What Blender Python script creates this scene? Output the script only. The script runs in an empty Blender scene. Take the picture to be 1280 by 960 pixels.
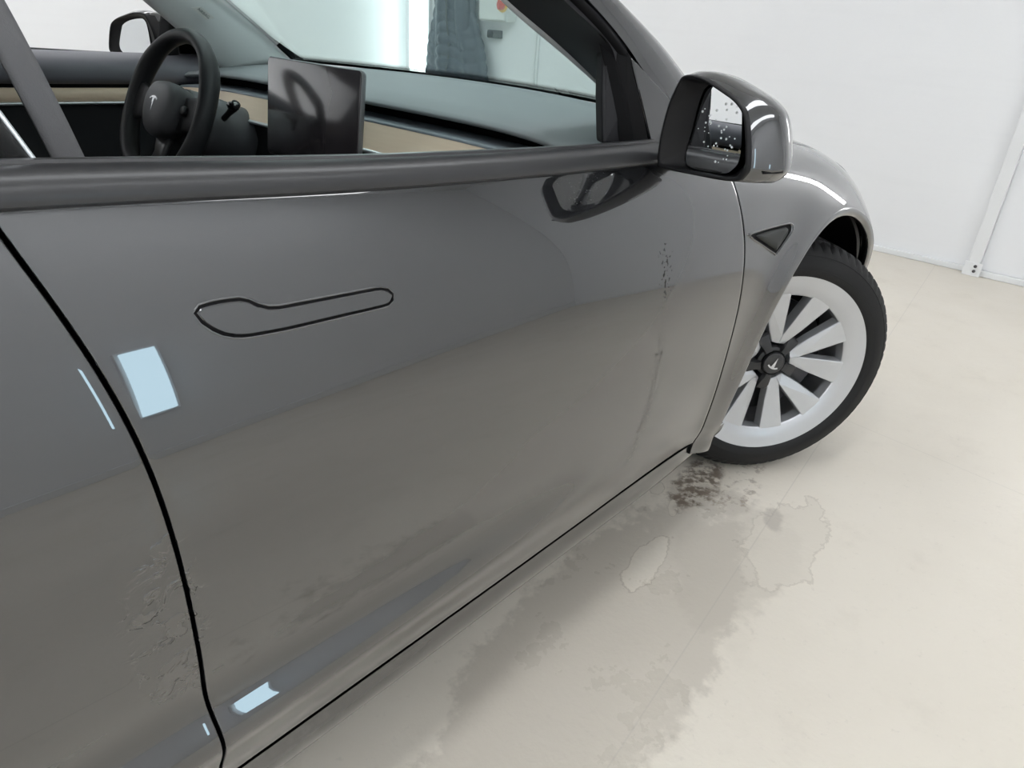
import bpy, math, random
import numpy as np
from mathutils import Vector, Matrix
random.seed(7)
SC = bpy.context.scene
COL = SC.collection

# ------------------------------------------------------------------ camera
# car frame: +x to the nose, +y to the car's left side, z up, front axle at x = 0
CAM_POS = (-1.812, -1.464, 1.126)
YAW, PITCH, ROLL = math.radians(40.235), math.radians(26.96), math.radians(-3.971)
fw = Vector((math.cos(YAW)*math.cos(PITCH), math.sin(YAW)*math.cos(PITCH), -math.sin(PITCH)))
rt = Vector((math.sin(YAW), -math.cos(YAW), 0)); dn = fw.cross(rt)
rt2 = math.cos(ROLL)*rt + math.sin(ROLL)*dn
dn2 = -math.sin(ROLL)*rt + math.cos(ROLL)*dn
cam = bpy.data.cameras.new('camera'); cam_o = bpy.data.objects.new('camera', cam); COL.objects.link(cam_o)
m = Matrix.Identity(4)
for i, v in enumerate((rt2, -dn2, -fw)):
    for j in range(3): m[j][i] = v[j]
m.translation = CAM_POS
cam_o.matrix_world = m
cam.sensor_width = 36; cam.lens = 907.8*36/1280; cam.clip_start = .02
SC.camera = cam_o

# ------------------------------------------------------------------ light and exposure
W = bpy.data.worlds.new('world'); SC.world = W; W.use_nodes = True
W.node_tree.nodes['Background'].inputs[0].default_value = (.8, .85, .9, 1)
W.node_tree.nodes['Background'].inputs[1].default_value = .3
VS = SC.view_settings
VS.view_transform = 'Standard'; VS.look = 'None'; VS.gamma = 1; VS.use_curve_mapping = False
VS.exposure = 1.16
STRIP_POWER = 9.0      # emission of the wall light strips
CEIL_POWER = 3.4        # emission of the ceiling tubes

# ------------------------------------------------------------------ materials
def mat(name, col, rough=.5, metal=0., coat=0., coat_rough=.03, spec=.5, ior=1.5):
    m = bpy.data.materials.new(name); m.use_nodes = True
    b = m.node_tree.nodes['Principled BSDF']
    b.inputs['Base Color'].default_value = (*col, 1); b.inputs['Roughness'].default_value = rough
    b.inputs['Metallic'].default_value = metal; b.inputs['Coat Weight'].default_value = coat
    b.inputs['Coat Roughness'].default_value = coat_rough; b.inputs['Specular IOR Level'].default_value = spec
    b.inputs['IOR'].default_value = ior
    return m
class NT:
    """small helper to wire nodes"""
    def __init__(s, m): s.t = m.node_tree; s.bsdf = s.t.nodes.get('Principled BSDF')
    def n(s, kind, **kw):
        o = s.t.nodes.new(kind)
        for k, v in kw.items(): setattr(o, k, v)
        return o
    def l(s, a, b): s.t.links.new(a, b)
    def val(s, sock, v):
        if hasattr(v, 'links') or isinstance(v, bpy.types.NodeSocket): s.l(v, sock)
        else: sock.default_value = v
    def math(s, op, a, b=0., c=None, clamp=False):
        o = s.n('ShaderNodeMath', operation=op); o.use_clamp = clamp
        s.val(o.inputs[0], a); s.val(o.inputs[1], b)
        if c is not None: s.val(o.inputs[2], c)
        return o.outputs[0]
    def coord(s): return s.n('ShaderNodeTexCoord').outputs['Object']
    def noise(s, vec, scale, detail=3, rough=.5, dist=0.):
        o = s.n('ShaderNodeTexNoise'); s.l(vec, o.inputs['Vector'])
        o.inputs['Scale'].default_value = scale; o.inputs['Detail'].default_value = detail
        o.inputs['Roughness'].default_value = rough; o.inputs['Distortion'].default_value = dist
        return o
    def ramp(s, f, lo, hi):
        o = s.n('ShaderNodeMapRange'); o.interpolation_type = 'SMOOTHSTEP'
        s.val(o.inputs[0], f); o.inputs[1].default_value = lo; o.inputs[2].default_value = hi
        return o.outputs[0]
    def mix(s, f, a, b):
        o = s.n('ShaderNodeMix', data_type='RGBA'); s.val(o.inputs[0], f)
        for k, v in ((6, a), (7, b)):
            if isinstance(v, bpy.types.NodeSocket): s.l(v, o.inputs[k])
            else: o.inputs[k].default_value = (*v, 1)
        return o.outputs[2]
    def bump(s, h, strength, dist=.01, normal=None):
        o = s.n('ShaderNodeBump'); s.l(h, o.inputs['Height']); s.val(o.inputs['Strength'], strength)
        o.inputs['Distance'].default_value = dist
        if normal is not None: s.l(normal, o.inputs['Normal'])
        return o.outputs[0]
    def sep(s, v):
        o = s.n('ShaderNodeSeparateXYZ'); s.l(v, o.inputs[0]); return o.outputs

def grain(m, scale, strength, dist=.001, detail=3):
    t = NT(m); no = t.noise(t.coord(), scale, detail)
    t.l(t.bump(no.outputs[0], strength, dist), t.bsdf.inputs['Normal']); return m

def paint_material():
    m = mat('car_paint', (.018, .019, .022), .28, .8, 1., .008, .5, 1.5)
    t = NT(m); c = t.coord(); X, Y, Z = t.sep(c)
    m.node_tree.nodes['Principled BSDF'].inputs['Coat IOR'].default_value = 2.06
    # rain-splashed dirt specks that run down the front of the door
    n1 = t.noise(c, 150, 2, .5); n2 = t.noise(c, 9, 2)
    xx = t.math('ADD', t.math('SUBTRACT', X, -.785), t.math('MULTIPLY', t.math('SUBTRACT', n2.outputs[0], .5), .05)); g = t.math('MULTIPLY', t.math('MULTIPLY', xx, xx), -3200)
    g = t.math('POWER', 2.718, g)
    zin = t.math('MULTIPLY', t.ramp(Z, .36, .42), t.math('SUBTRACT', 1, t.ramp(Z, .79, .83)))
    spk = t.math('MULTIPLY', t.ramp(t.math('ADD', n1.outputs[0], t.math('MULTIPLY', t.math('MULTIPLY', g, zin), .14)), .700, .735), zin)
    spk = t.math('MULTIPLY', spk, t.ramp(g, .05, .2))
    # thin film of road dirt low on the doors
    film = t.math('MULTIPLY', t.math('SUBTRACT', 1, t.ramp(Z, .38, .75)), t.ramp(n2.outputs[0], .42, .75))
    film = t.math('MULTIPLY', film, .07)
    col = t.mix(film, (.018, .019, .022), (.060, .054, .046)); col = t.mix(spk, col, (.012, .011, .010))
    PAINTCOL = col
    t.l(t.math('SUBTRACT', 1, t.math('MULTIPLY', spk, .95)), t.bsdf.inputs['Coat Weight'])
    t.l(t.math('ADD', t.math('MULTIPLY', film, .10), .008), t.bsdf.inputs['Coat Roughness'])
    # dried wet streaks beside the shut line; pale tint paints in strip reflections
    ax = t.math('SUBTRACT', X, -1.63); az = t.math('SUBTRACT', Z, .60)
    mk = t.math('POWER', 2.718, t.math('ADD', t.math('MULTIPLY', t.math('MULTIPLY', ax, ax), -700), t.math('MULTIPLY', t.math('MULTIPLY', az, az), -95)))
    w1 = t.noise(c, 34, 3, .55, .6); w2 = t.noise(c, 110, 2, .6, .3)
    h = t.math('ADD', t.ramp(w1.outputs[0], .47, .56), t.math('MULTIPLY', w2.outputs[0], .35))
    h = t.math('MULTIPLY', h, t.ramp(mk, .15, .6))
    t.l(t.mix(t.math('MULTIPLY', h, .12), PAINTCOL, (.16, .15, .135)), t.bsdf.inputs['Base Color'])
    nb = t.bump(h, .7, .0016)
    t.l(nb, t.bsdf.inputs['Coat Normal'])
    return m

def glass_material(name, tint, gloss=1.0):
    m = bpy.data.materials.new(name); m.use_nodes = True; nt = m.node_tree
    for n in list(nt.nodes): nt.nodes.remove(n)
    out = nt.nodes.new('ShaderNodeOutputMaterial'); tr = nt.nodes.new('ShaderNodeBsdfTransparent')
    gl = nt.nodes.new('ShaderNodeBsdfGlossy'); mx = nt.nodes.new('ShaderNodeMixShader'); lw = nt.nodes.new('ShaderNodeLayerWeight'); fr = nt.nodes.new('ShaderNodeMath'); fr2 = nt.nodes.new('ShaderNodeMath')
    tr.inputs[0].default_value = (*tint, 1); gl.inputs['Roughness'].default_value = .01
    gl.inputs[0].default_value = (gloss, gloss, gloss, 1)
    lw.inputs[0].default_value = .5; fr2.operation = 'POWER'; fr2.inputs[1].default_value = 5.; fr.operation = 'MULTIPLY_ADD'; fr.inputs[1].default_value = .9; fr.inputs[2].default_value = .035
    nt.links.new(lw.outputs['Facing'], fr2.inputs[0]); nt.links.new(fr2.outputs[0], fr.inputs[0])
    nt.links.new(fr.outputs[0], mx.inputs[0]); nt.links.new(tr.outputs[0], mx.inputs[1]); nt.links.new(gl.outputs[0], mx.inputs[2])
    nt.links.new(mx.outputs[0], out.inputs[0]); return m

def emit_material(name, col, power):
    m = bpy.data.materials.new(name); m.use_nodes = True; nt = m.node_tree
    for n in list(nt.nodes): nt.nodes.remove(n)
    out = nt.nodes.new('ShaderNodeOutputMaterial'); e = nt.nodes.new('ShaderNodeEmission')
    e.inputs[0].default_value = (*col, 1); e.inputs[1].default_value = power
    nt.links.new(e.outputs[0], out.inputs[0]); return m

def wall_material():
    m = mat('white_wall', (.80, .805, .815), .55)
    t = NT(m); c = t.coord()
    big = t.noise(c, 1.3, 4, .6); fine = t.noise(c, 60, 2)
    mp = t.n('ShaderNodeMapping'); t.l(c, mp.inputs[0]); mp.inputs['Scale'].default_value = (1, .7, 9)
    st = t.noise(mp.outputs[0], 2.2, 3)
    sc = t.noise(c, 7, 5, .7)
    f = t.math('MULTIPLY', t.ramp(big.outputs[0], .35, .75), .35)
    f = t.math('ADD', f, t.math('MULTIPLY', t.ramp(st.outputs[0], .5, .8), .25))
    col = t.mix(f, (.83, .838, .855), (.765, .773, .795))
    col = t.mix(t.math('MULTIPLY', t.ramp(sc.outputs[0], .70, .76), .25), col, (.6, .6, .6))
    t.l(col, t.bsdf.inputs['Base Color'])
    t.l(t.bump(t.math('ADD', fine.outputs[0], t.math('MULTIPLY', st.outputs[0], 2.)), .12, .004), t.bsdf.inputs['Normal'])
    return m

def floor_material():
    m = mat('painted_concrete', (.68, .655, .605), .34)
    t = NT(m); c = t.coord()
    wob = t.noise(c, 7, 4, .6); wob2 = t.noise(c, 26, 4, .65)
    X, Y, Z = t.sep(c)
    def blob(cx, cy, rx, ry, rot=0., amp=.7, soft=.03):
        """ragged stain: 1 inside, 0 outside"""
        ca, sa = math.cos(rot), math.sin(rot)
        dx = t.math('SUBTRACT', X, cx); dy = t.math('SUBTRACT', Y, cy)
        u = t.math('ADD', t.math('MULTIPLY', dx, ca/rx), t.math('MULTIPLY', dy, sa/rx))
        v = t.math('ADD', t.math('MULTIPLY', dx, -sa/ry), t.math('MULTIPLY', dy, ca/ry))
        d = t.math('SQRT', t.math('ADD', t.math('MULTIPLY', u, u), t.math('MULTIPLY', v, v)))
        nz = t.math('ADD', t.math('MULTIPLY', t.math('SUBTRACT', wob.outputs[0], .5), 2*amp), t.math('MULTIPLY', t.math('SUBTRACT', wob2.outputs[0], .5), amp))
        d = t.math('ADD', d, nz)
        return t.math('SUBTRACT', 1, t.ramp(d, 1-soft, 1+soft)), d
    def ring(d, w=.035):
        a = t.math('ABSOLUTE', t.math('SUBTRACT', d, 1.)); return t.math('SUBTRACT', 1, t.ramp(a, w*.3, w))
    n_big = t.noise(c, 1.1, 5, .6); n_mid = t.noise(c, 5, 5, .65); n_fine = t.noise(c, 90, 3)
    col = t.mix(t.ramp(n_big.outputs[0], .38, .62), (.725, .672, .588), (.69, .637, .553))
    col = t.mix(t.math('MULTIPLY', t.ramp(n_mid.outputs[0], .55, .75), .25), col, (.54, .495, .425))
    n_spk = t.noise(c, 42, 4, .7)
    col = t.mix(t.math('MULTIPLY', t.ramp(n_spk.outputs[0], .60, .72), .22), col, (.46, .425, .37))
    col = t.mix(t.math('MULTIPLY', t.math('SUBTRACT', 1, t.ramp(n_spk.outputs[0], .30, .40)), .25), col, (.74, .69, .61))
    # damp, worn strip in front of the sill
    damp, dd = blob(-.78, -.93, .62, .20, .12, .55, .10)
    col = t.mix(t.math('MULTIPLY', damp, .55), col, (.44, .40, .345))
    damp2, dd2 = blob(-.40, -1.00, .26, .13, .15, .5, .12)
    col = t.mix(t.math('MULTIPLY', damp2, .45), col, (.47, .43, .37))
    # patches where a paler coat was laid on top, with a dark seam round them
    for (cx, cy, rx, ry, rot) in ((-.56, -.86, .13, .035, .2), (-.25, -1.06, .20, .085, .1), (-.285, -.715, .03, .02, .3), (-.33, -.79, .035, .012, .5)):
        b, d = blob(cx, cy, rx, ry, rot, .75, .03)
        col = t.mix(t.math('MULTIPLY', b, .75), col, (.66, .61, .53))
        col = t.mix(t.math('MULTIPLY', ring(d, .06), .55 if ry < .05 else .28), col, (.36, .315, .26))
    # oily brown stain by the tyre
    b, d = blob(-.16, -.775, .16, .060, .1, 1.0, .16)
    mott = t.ramp(wob2.outputs[0], .40, .58)
    col = t.mix(t.math('MULTIPLY', t.math('MULTIPLY', b, mott), .85), col, (.135, .095, .068))
    b, d = blob(-.12, -.87, .17, .07, .2, 1.1, .25)
    col = t.mix(t.math('MULTIPLY', t.math('MULTIPLY', b, t.ramp(wob2.outputs[0], .50, .66)), .75), col, (.25, .20, .155))
    b, d = blob(-.175, -1.00, .055, .022, .5, .9, .3)
    col = t.mix(t.math('MULTIPLY', b, .5), col, (.36, .325, .285))
    # hairline joints in the slab
    for (ax, ay, bx, by, w, k) in ((.267, -.941, -1.062, -1.10, .0022, .22), (-.2, -1.60, -.9, -1.70, .0025, .18), (.55, -.7, .35, -2.6, .0025, .18)):
        L = math.hypot(bx-ax, by-ay); nx, ny = -(by-ay)/L, (bx-ax)/L
        dist = t.math('ABSOLUTE', t.math('ADD', t.math('MULTIPLY', t.math('SUBTRACT', X, ax), nx), t.math('MULTIPLY', t.math('SUBTRACT', Y, ay), ny)))
        col = t.mix(t.math('MULTIPLY', t.math('SUBTRACT', 1, t.ramp(dist, w*.4, w)), k), col, (.35, .33, .30))
    t.l(col, t.bsdf.inputs['Base Color'])
    rg = t.math('ADD', t.math('MULTIPLY', t.ramp(n_mid.outputs[0], .3, .7), .12), .30)
    rg = t.math('SUBTRACT', rg, t.math('MULTIPLY', damp, .05)); t.l(rg, t.bsdf.inputs['Roughness'])
    hgt = t.math('ADD', t.math('MULTIPLY', n_fine.outputs[0], .25), t.math('ADD', t.math('MULTIPLY', wob2.outputs[0], .5), n_mid.outputs[0]))
    t.l(t.bump(hgt, .16, .01), t.bsdf.inputs['Normal'])
    return m

def wood_material():
    m = mat('ash_wood', (.52, .38, .26), .5)
    t = NT(m); c = t.coord(); mp = t.n('ShaderNodeMapping'); t.l(c, mp.inputs[0])
    mp.inputs['Scale'].default_value = (60, 5, 90)
    n = t.noise(mp.outputs[0], 1.4, 4, .6)
    t.l(t.mix(n.outputs[0], (.80, .64, .49), (.68, .52, .38)), t.bsdf.inputs['Base Color']); return m

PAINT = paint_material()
BLACK = mat('black_plastic', (.010, .010, .011), .45, spec=.22)
SATIN = mat('satin_black_trim', (.026, .026, .028), .36, 0., .15, .2, spec=.5)
GLOSSB = mat('gloss_black', (.006, .006, .007), .06, 0., 1., .02)
RUBBER = grain(mat('tyre_rubber', (.014, .014, .0145), .62, spec=.25), 300, .15)
SEAL_GAP = mat('seal_and_gap_black', (.005, .005, .0055), .6, spec=.08)
INNER = mat('dark_inner_shell', (.004, .004, .004), .8, spec=.05)
LINER = grain(mat('arch_liner_felt', (.006, .006, .0065), .9, spec=.05), 500, .4)
SILVER = mat('silver_alloy', (.54, .55, .57), .34, .55, .4, .08)
DISC = mat('brake_steel', (.10, .10, .105), .4, .9)
CAPM = mat('hub_cap_grey', (.028, .028, .030), .38)
BADGE = mat('badge_silver', (.72, .73, .75), .25, .6)
MIRROR = mat('mirror_silver', (.80, .82, .83), .0, 1.)
DASH = grain(mat('dash_soft_grey', (.20, .215, .225), .62), 900, .25)
DASHD = grain(mat('dash_charcoal', (.016, .016, .018), .6, spec=.25), 900, .2)
SILLV = grain(mat('door_sill_vinyl', (.125, .122, .140), .55), 900, .2)
HEADL = grain(mat('pillar_fabric', (.62, .64, .64), .85), 700, .2)
LEATH = grain(mat('wheel_leather', (.020, .020, .022), .48, spec=.3), 700, .25)
LEATHG = grain(mat('airbag_grey', (.060, .061, .066), .5), 700, .2)
WOOD = wood_material()
CHROME = mat('satin_chrome', (.62, .64, .66), .3, .7)
SCREEN = mat('screen_glass', (.060, .051, .056), .16, 0., 1., .10)
WEB = grain(mat('belt_webbing', (.15, .15, .155), .7), 600, .5)
GLASS = glass_material('windscreen_glass', (.90, .985, .972))
GLASSD = glass_material('tinted_side_glass', (.30, .32, .33))
LAMPG = mat('headlamp_lens', (.10, .105, .11), .1, .3, 1., .02)
WALL = wall_material(); FLOOR = floor_material()
CEIL = mat('ceiling_white', (.72, .73, .74), .7)
TRIMW = mat('white_painted_steel', (.78, .79, .80), .4)
STRIP = emit_material('strip_light', (1., .99, .98), STRIP_POWER)
STRIPB = emit_material('strip_light_cool', (.64, .87, 1.), 2.7)
STRIPV = emit_material('strip_light_soft', (.95, 1., 1.), 3.0)
TUBE = emit_material('ceiling_tube', (.955, .98, 1.), CEIL_POWER)
JACKET = grain(mat('quilted_nylon', (.040, .052, .075), .5), 240, .25)
BOXW = mat('switch_box_white', (.70, .72, .70), .45)
DARKG = mat('dark_grey_plastic', (.05, .055, .055), .5)
YEL = mat('switch_yellow', (.80, .48, .05), .45); RED = mat('switch_red', (.65, .05, .03), .4)
WATER = mat('water_drop', (.75, .78, .80), .05, .0, 1.)
LABELW = mat('label_white', (.62, .62, .60), .6)

# ------------------------------------------------------------------ mesh helpers
def link(o, parent=None):
    COL.objects.link(o)
    if parent is not None: o.parent = parent
    return o
def mesh(name, verts, faces, material, parent=None, smooth=True, bevel=0., seg=2, solid=0., sub=0, angle=None):
    me = bpy.data.meshes.new(name); me.from_pydata([tuple(map(float, v)) for v in verts], [], [tuple(int(i) for i in f) for f in faces])
    me.update()
    if smooth: me.polygons.foreach_set('use_smooth', [True]*len(me.polygons))
    me.materials.append(material)
    o = link(bpy.data.objects.new(name, me), parent)
    if solid: md = o.modifiers.new('thick', 'SOLIDIFY'); md.thickness = solid; md.offset = 0
    if bevel: md = o.modifiers.new('bevel', 'BEVEL'); md.width = bevel; md.segments = seg; md.limit_method = 'ANGLE'; md.angle_limit = math.radians(30)
    if sub: md = o.modifiers.new('sub', 'SUBSURF'); md.levels = sub; md.render_levels = sub
    if angle:
        me.set_sharp_from_angle(angle=math.radians(angle))
    return o
def empty(name, loc=(0, 0, 0), parent=None):
    o = bpy.data.objects.new(name, None); o.empty_display_size = .05; o.location = loc; return link(o, parent)
def tag(o, label=None, cat=None, group=None, kind=None):
    if label: o['label'] = label
    if cat: o['category'] = cat
    if group: o['group'] = group
    if kind: o['kind'] = kind
    return o
def merge(*parts):
    V, F = [], []
    for v, f in parts:
        k = len(V); V += list(v); F += [tuple(i+k for i in q) for q in f]
    return V, F
def grid(fn, us, vs, closed_u=False, flip=False):
    V = [fn(u, v) for u in us for v in vs]; nv = len(vs); F = []
    nu = len(us)
    for i in range(nu if closed_u else nu-1):
        for j in range(nv-1):
            a, b = i*nv+j, ((i+1) % nu)*nv+j
            q = (a, b, b+1, a+1); F.append(q[::-1] if flip else q)
    return V, F
def box(x0, x1, y0, y1, z0, z1):
    V = [(x, y, z) for x in (x0, x1) for y in (y0, y1) for z in (z0, z1)]
    return V, [(0, 1, 3, 2), (4, 6, 7, 5), (0, 4, 5, 1), (2, 3, 7, 6), (0, 2, 6, 4), (1, 5, 7, 3)]
def rings(R, cap0=True, cap1=True):
    """loft closed rings of equal length"""
    V = [p for r in R for p in r]; n = len(R[0]); F = []
    for i in range(len(R)-1):
        for j in range(n):
            k = (j+1) % n; F.append((i*n+j, i*n+k, (i+1)*n+k, (i+1)*n+j))
    if cap0: F.append(tuple(range(n))[::-1])
    if cap1: F.append(tuple((len(R)-1)*n+j for j in range(n)))
    return V, F
def prism(poly, d):
    """poly: 3D outline; d: extrusion vector"""
    return rings([[Vector(p) for p in poly], [Vector(p)+Vector(d) for p in poly]])
def tube(path, r, n=10, closed=False, flat=None):
    path = [Vector(p) for p in path]; R = []
    for i, p in enumerate(path):
        a = path[i-1] if (i or closed) else path[0]; b = path[(i+1) % len(path)] if (i < len(path)-1 or closed) else path[-1]
        t = (b-a).normalized(); up = Vector((0, 0, 1)) if abs(t.z) < .95 else Vector((1, 0, 0))
        s = t.cross(up).normalized(); u = s.cross(t)
        rr = r[i] if isinstance(r, (list, tuple)) else r
        R.append([p+s*math.cos(2*math.pi*k/n)*rr*(flat or 1)+u*math.sin(2*math.pi*k/n)*rr for k in range(n)])
    if closed: R.append(R[0]); return rings(R, False, False)
    return rings(R)
def lathe(prof, n, M, cap=False):
    """prof: (r, h) ; axis local z ; M: 4x4"""
    R = [[M @ Vector((r*math.cos(2*math.pi*k/n), r*math.sin(2*math.pi*k/n), h)) for k in range(n)] for r, h in prof]
    return rings(R, cap, cap)
def smooth_closed(pts, n):
    """closed Catmull-Rom resample of a 2D/3D outline"""
    P = [np.array(p, float) for p in pts]; k = len(P); out = []
    for i in range(n):
        s = i*k/n; j = int(s); u = s-j
        a, b, c, d = P[j-1], P[j % k], P[(j+1) % k], P[(j+2) % k]
        out.append(.5*(2*b+(c-a)*u+(2*a-5*b+4*c-d)*u*u+(3*b-a-3*c+d)*u**3))
    return out
# ------------------------------------------------------------------ body surface
def nspline(xs, ys):
    """natural cubic spline through (xs, ys[k]); ys may be (n, m)"""
    xs = np.asarray(xs, float); ys = np.asarray(ys, float); n = len(xs); h = np.diff(xs)
    A = np.eye(n); B = np.zeros_like(ys)
    for i in range(1, n - 1):
        A[i, i-1] = h[i-1]; A[i, i] = 2*(h[i-1]+h[i]); A[i, i+1] = h[i]
        B[i] = 6*((ys[i+1]-ys[i])/h[i] - (ys[i]-ys[i-1])/h[i-1])
    M = np.linalg.solve(A, B)
    def f(x):
        x = np.clip(np.asarray(x, float), xs[0], xs[-1]); i = np.clip(np.searchsorted(xs, x)-1, 0, n-2)
        hi = h[i]; a = xs[i+1]-x; b = x-xs[i]
        if ys.ndim > 1: hi = hi[..., None]; a = a[..., None]; b = b[..., None]
        return M[i]*a**3/(6*hi)+M[i+1]*b**3/(6*hi)+(ys[i]/hi-M[i]*hi/6)*a+(ys[i+1]/hi-M[i+1]*hi/6)*b
    return f
# sections from under the rocker up to the hood centre: (half width, height)
DOOR_A = [(.800,.205),(.860,.222),(.8715,.255),(.874,.297),(.890,.345),(.9035,.390),(.884,.440),(.889,.49),(.902,.565),(.911,.65),(.906,.75),(.885,.85),(.860,.93),(.838,.99),(.62,1.01),(.30,1.02),(0,1.02)]
DOOR_M = [(.800,.205),(.859,.222),(.8705,.255),(.873,.297),(.889,.345),(.9025,.390),(.887,.430),(.892,.49),(.904,.565),(.913,.65),(.907,.75),(.886,.85),(.857,.93),(.830,.985),(.62,1.00),(.30,1.01),(0,1.01)]
DOOR_C = [(.798,.205),(.856,.222),(.8675,.255),(.870,.297),(.886,.345),(.896,.390),(.901,.440),(.906,.49),(.913,.565),(.916,.65),(.907,.75),(.884,.85),(.852,.92),(.823,.962),(.60,1.00),(.30,1.01),(0,1.01)]
FEN_A  = [(.795,.205),(.851,.222),(.863,.255),(.866,.290),(.880,.330),(.889,.370),(.898,.42),(.906,.48),(.913,.56),(.915,.64),(.908,.73),(.888,.82),(.850,.898),(.798,.944),(.60,.958),(.30,.958),(0,.956)]
FEN_B  = [(.770,.205),(.835,.222),(.858,.250),(.866,.280),(.878,.318),(.886,.358),(.895,.41),(.902,.47),(.908,.56),(.911,.64),(.905,.72),(.888,.80),(.852,.876),(.794,.922),(.58,.938),(.30,.942),(0,.941)]
FEN_0  = [(.760,.205),(.828,.222),(.850,.245),(.856,.272),(.864,.308),(.872,.345),(.884,.402),(.894,.47),(.906,.56),(.912,.63),(.909,.70),(.892,.77),(.850,.843),(.786,.888),(.56,.908),(.30,.915),(0,.916)]
FEN_1  = [(.740,.205),(.815,.222),(.840,.245),(.848,.272),(.858,.308),(.867,.345),(.879,.402),(.892,.46),(.906,.54),(.910,.60),(.904,.66),(.882,.72),(.834,.786),(.764,.830),(.54,.853),(.30,.864),(0,.866)]
FEN_2  = [(.70,.205),(.775,.222),(.805,.245),(.818,.272),(.830,.308),(.840,.345),(.852,.40),(.860,.45),(.866,.52),(.864,.57),(.852,.62),(.822,.67),(.778,.722),(.718,.758),(.52,.795),(.28,.812),(0,.817)]
FEN_3  = [(.60,.205),(.66,.222),(.69,.245),(.705,.272),(.718,.308),(.728,.345),(.736,.39),(.742,.43),(.744,.48),(.740,.52),(.728,.56),(.70,.60),(.66,.635),(.61,.660),(.45,.69),(.25,.705),(0,.71)]
FEN_4  = [(.30,.205),(.40,.222),(.43,.245),(.44,.272),(.45,.308),(.455,.345),(.46,.38),(.462,.41),(.463,.45),(.46,.48),(.45,.51),(.43,.54),(.40,.565),(.36,.585),(.27,.605),(.15,.615),(0,.62)]
STX = [-3.0, -2.3, -1.75, -1.30, -.85, -.50, -.27, 0., .28, .50, .70, .84]
STS = [DOOR_A, DOOR_A, DOOR_A, DOOR_M, DOOR_C, FEN_A, FEN_B, FEN_0, FEN_1, FEN_2, FEN_3, FEN_4]
_cx = nspline(STX, np.array(STS).reshape(len(STX), -1))
ROW_T = [0.]
for a, b in zip(DOOR_A[:-1], DOOR_A[1:]): ROW_T.append(ROW_T[-1]+np.hypot(a[0]-b[0], a[1]-b[1])**.75)
ROW_T = np.array(ROW_T); T_TOP = ROW_T[13]; T_END = ROW_T[-1]
_ts = np.linspace(0, T_TOP, 500)
_sp = {}; _zs = {}
def row_spline(x):
    k = round(float(x), 5)
    if k not in _sp: _sp[k] = nspline(ROW_T, _cx(k).reshape(-1, 2))
    return _sp[k]
ROW_D = np.append(ROW_T[:14], ROW_T[13]+(ROW_T[13]-ROW_T[12]))
def door_rows(Q):
    """rows of the door section with a straight run-out past the belt"""
    return np.concatenate([Q[..., :14, :], 2*Q[..., 13:14, :]-Q[..., 12:13, :]], -2)
_td = np.linspace(0, ROW_D[-1], 500)
def side_table(x):
    k = round(float(x), 5)
    if k not in _zs:
        s = nspline(ROW_D, door_rows(_cx(k).reshape(-1, 2)))(_td); _zs[k] = (np.maximum.accumulate(s[:, 1])+np.arange(500)*1e-9, s[:, 0])
    return _zs[k]
ARCH_Z, ARCH_R = .354, .391
def flare(x, z):
    r = math.hypot(x, z-ARCH_Z)
    if z < ARCH_Z and abs(x) < .2: return 0.
    f = .020*math.exp(-((r-ARCH_R)/.075)**2)
    return f if x < .28 else f*max(0., 1-(x-.28)/.3)
def half_width(x, z):
    zz, yy = side_table(x); return float(np.interp(z, zz, yy))+flare(x, z)
def t_of(x, z):
    q = row_spline(x)(_ts)[:, 1]; return float(np.interp(z, np.maximum.accumulate(q)+np.arange(500)*1e-9, _ts))
def surf_t(x, t):
    y, z = row_spline(x)(t); return float(y), float(z)
# vectorised versions for the big panels
def spline_op(T):
    n = len(T); h = np.diff(T); A = np.eye(n); B = np.zeros((n, n))
    for i in range(1, n-1):
        A[i, i-1] = h[i-1]; A[i, i] = 2*(h[i-1]+h[i]); A[i, i+1] = h[i]
        B[i, i+1] += 6/h[i]; B[i, i] -= 6/h[i]+6/h[i-1]; B[i, i-1] += 6/h[i-1]
    return np.linalg.solve(A, B)
OP_T, OP_D = spline_op(ROW_T), spline_op(ROW_D)
def _ev(T, q, m, t):
    i = np.clip(np.searchsorted(T, t)-1, 0, len(T)-2); r = np.arange(len(t)); hi = np.diff(T)[i]; a = T[i+1]-t; b = t-T[i]
    return m[r, i]*a**3/(6*hi)+m[r, i+1]*b**3/(6*hi)+(q[r, i]/hi-m[r, i]*hi/6)*a+(q[r, i+1]/hi-m[r, i+1]*hi/6)*b
def flare_v(X, Z):
    r = np.hypot(X, Z-ARCH_Z); f = .020*np.exp(-((r-ARCH_R)/.075)**2)
    f = np.where(X < .28, f, f*np.clip(1-(X-.28)/.3, 0, None))
    return np.where((Z < ARCH_Z) & (np.abs(X) < .2), 0., f)
def surf_v(X, T):
    Q = _cx(X).reshape(len(X), -1, 2); qy, qz = Q[..., 0], Q[..., 1]
    return _ev(ROW_T, qy, qy @ OP_T.T, T), _ev(ROW_T, qz, qz @ OP_T.T, T)
def half_width_v(X, Z):
    Q = door_rows(_cx(X).reshape(len(X), -1, 2)); qy, qz = Q[..., 0], Q[..., 1]; my, mz = qy @ OP_D.T, qz @ OP_D.T
    lo = np.zeros(len(X)); hi = np.full(len(X), ROW_D[-1])
    for _ in range(34):
        md = (lo+hi)/2; up = _ev(ROW_D, qz, mz, md) < Z; lo = np.where(up, md, lo); hi = np.where(up, hi, md)
    return _ev(ROW_D, qy, my, (lo+hi)/2)+flare_v(X, Z)
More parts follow.
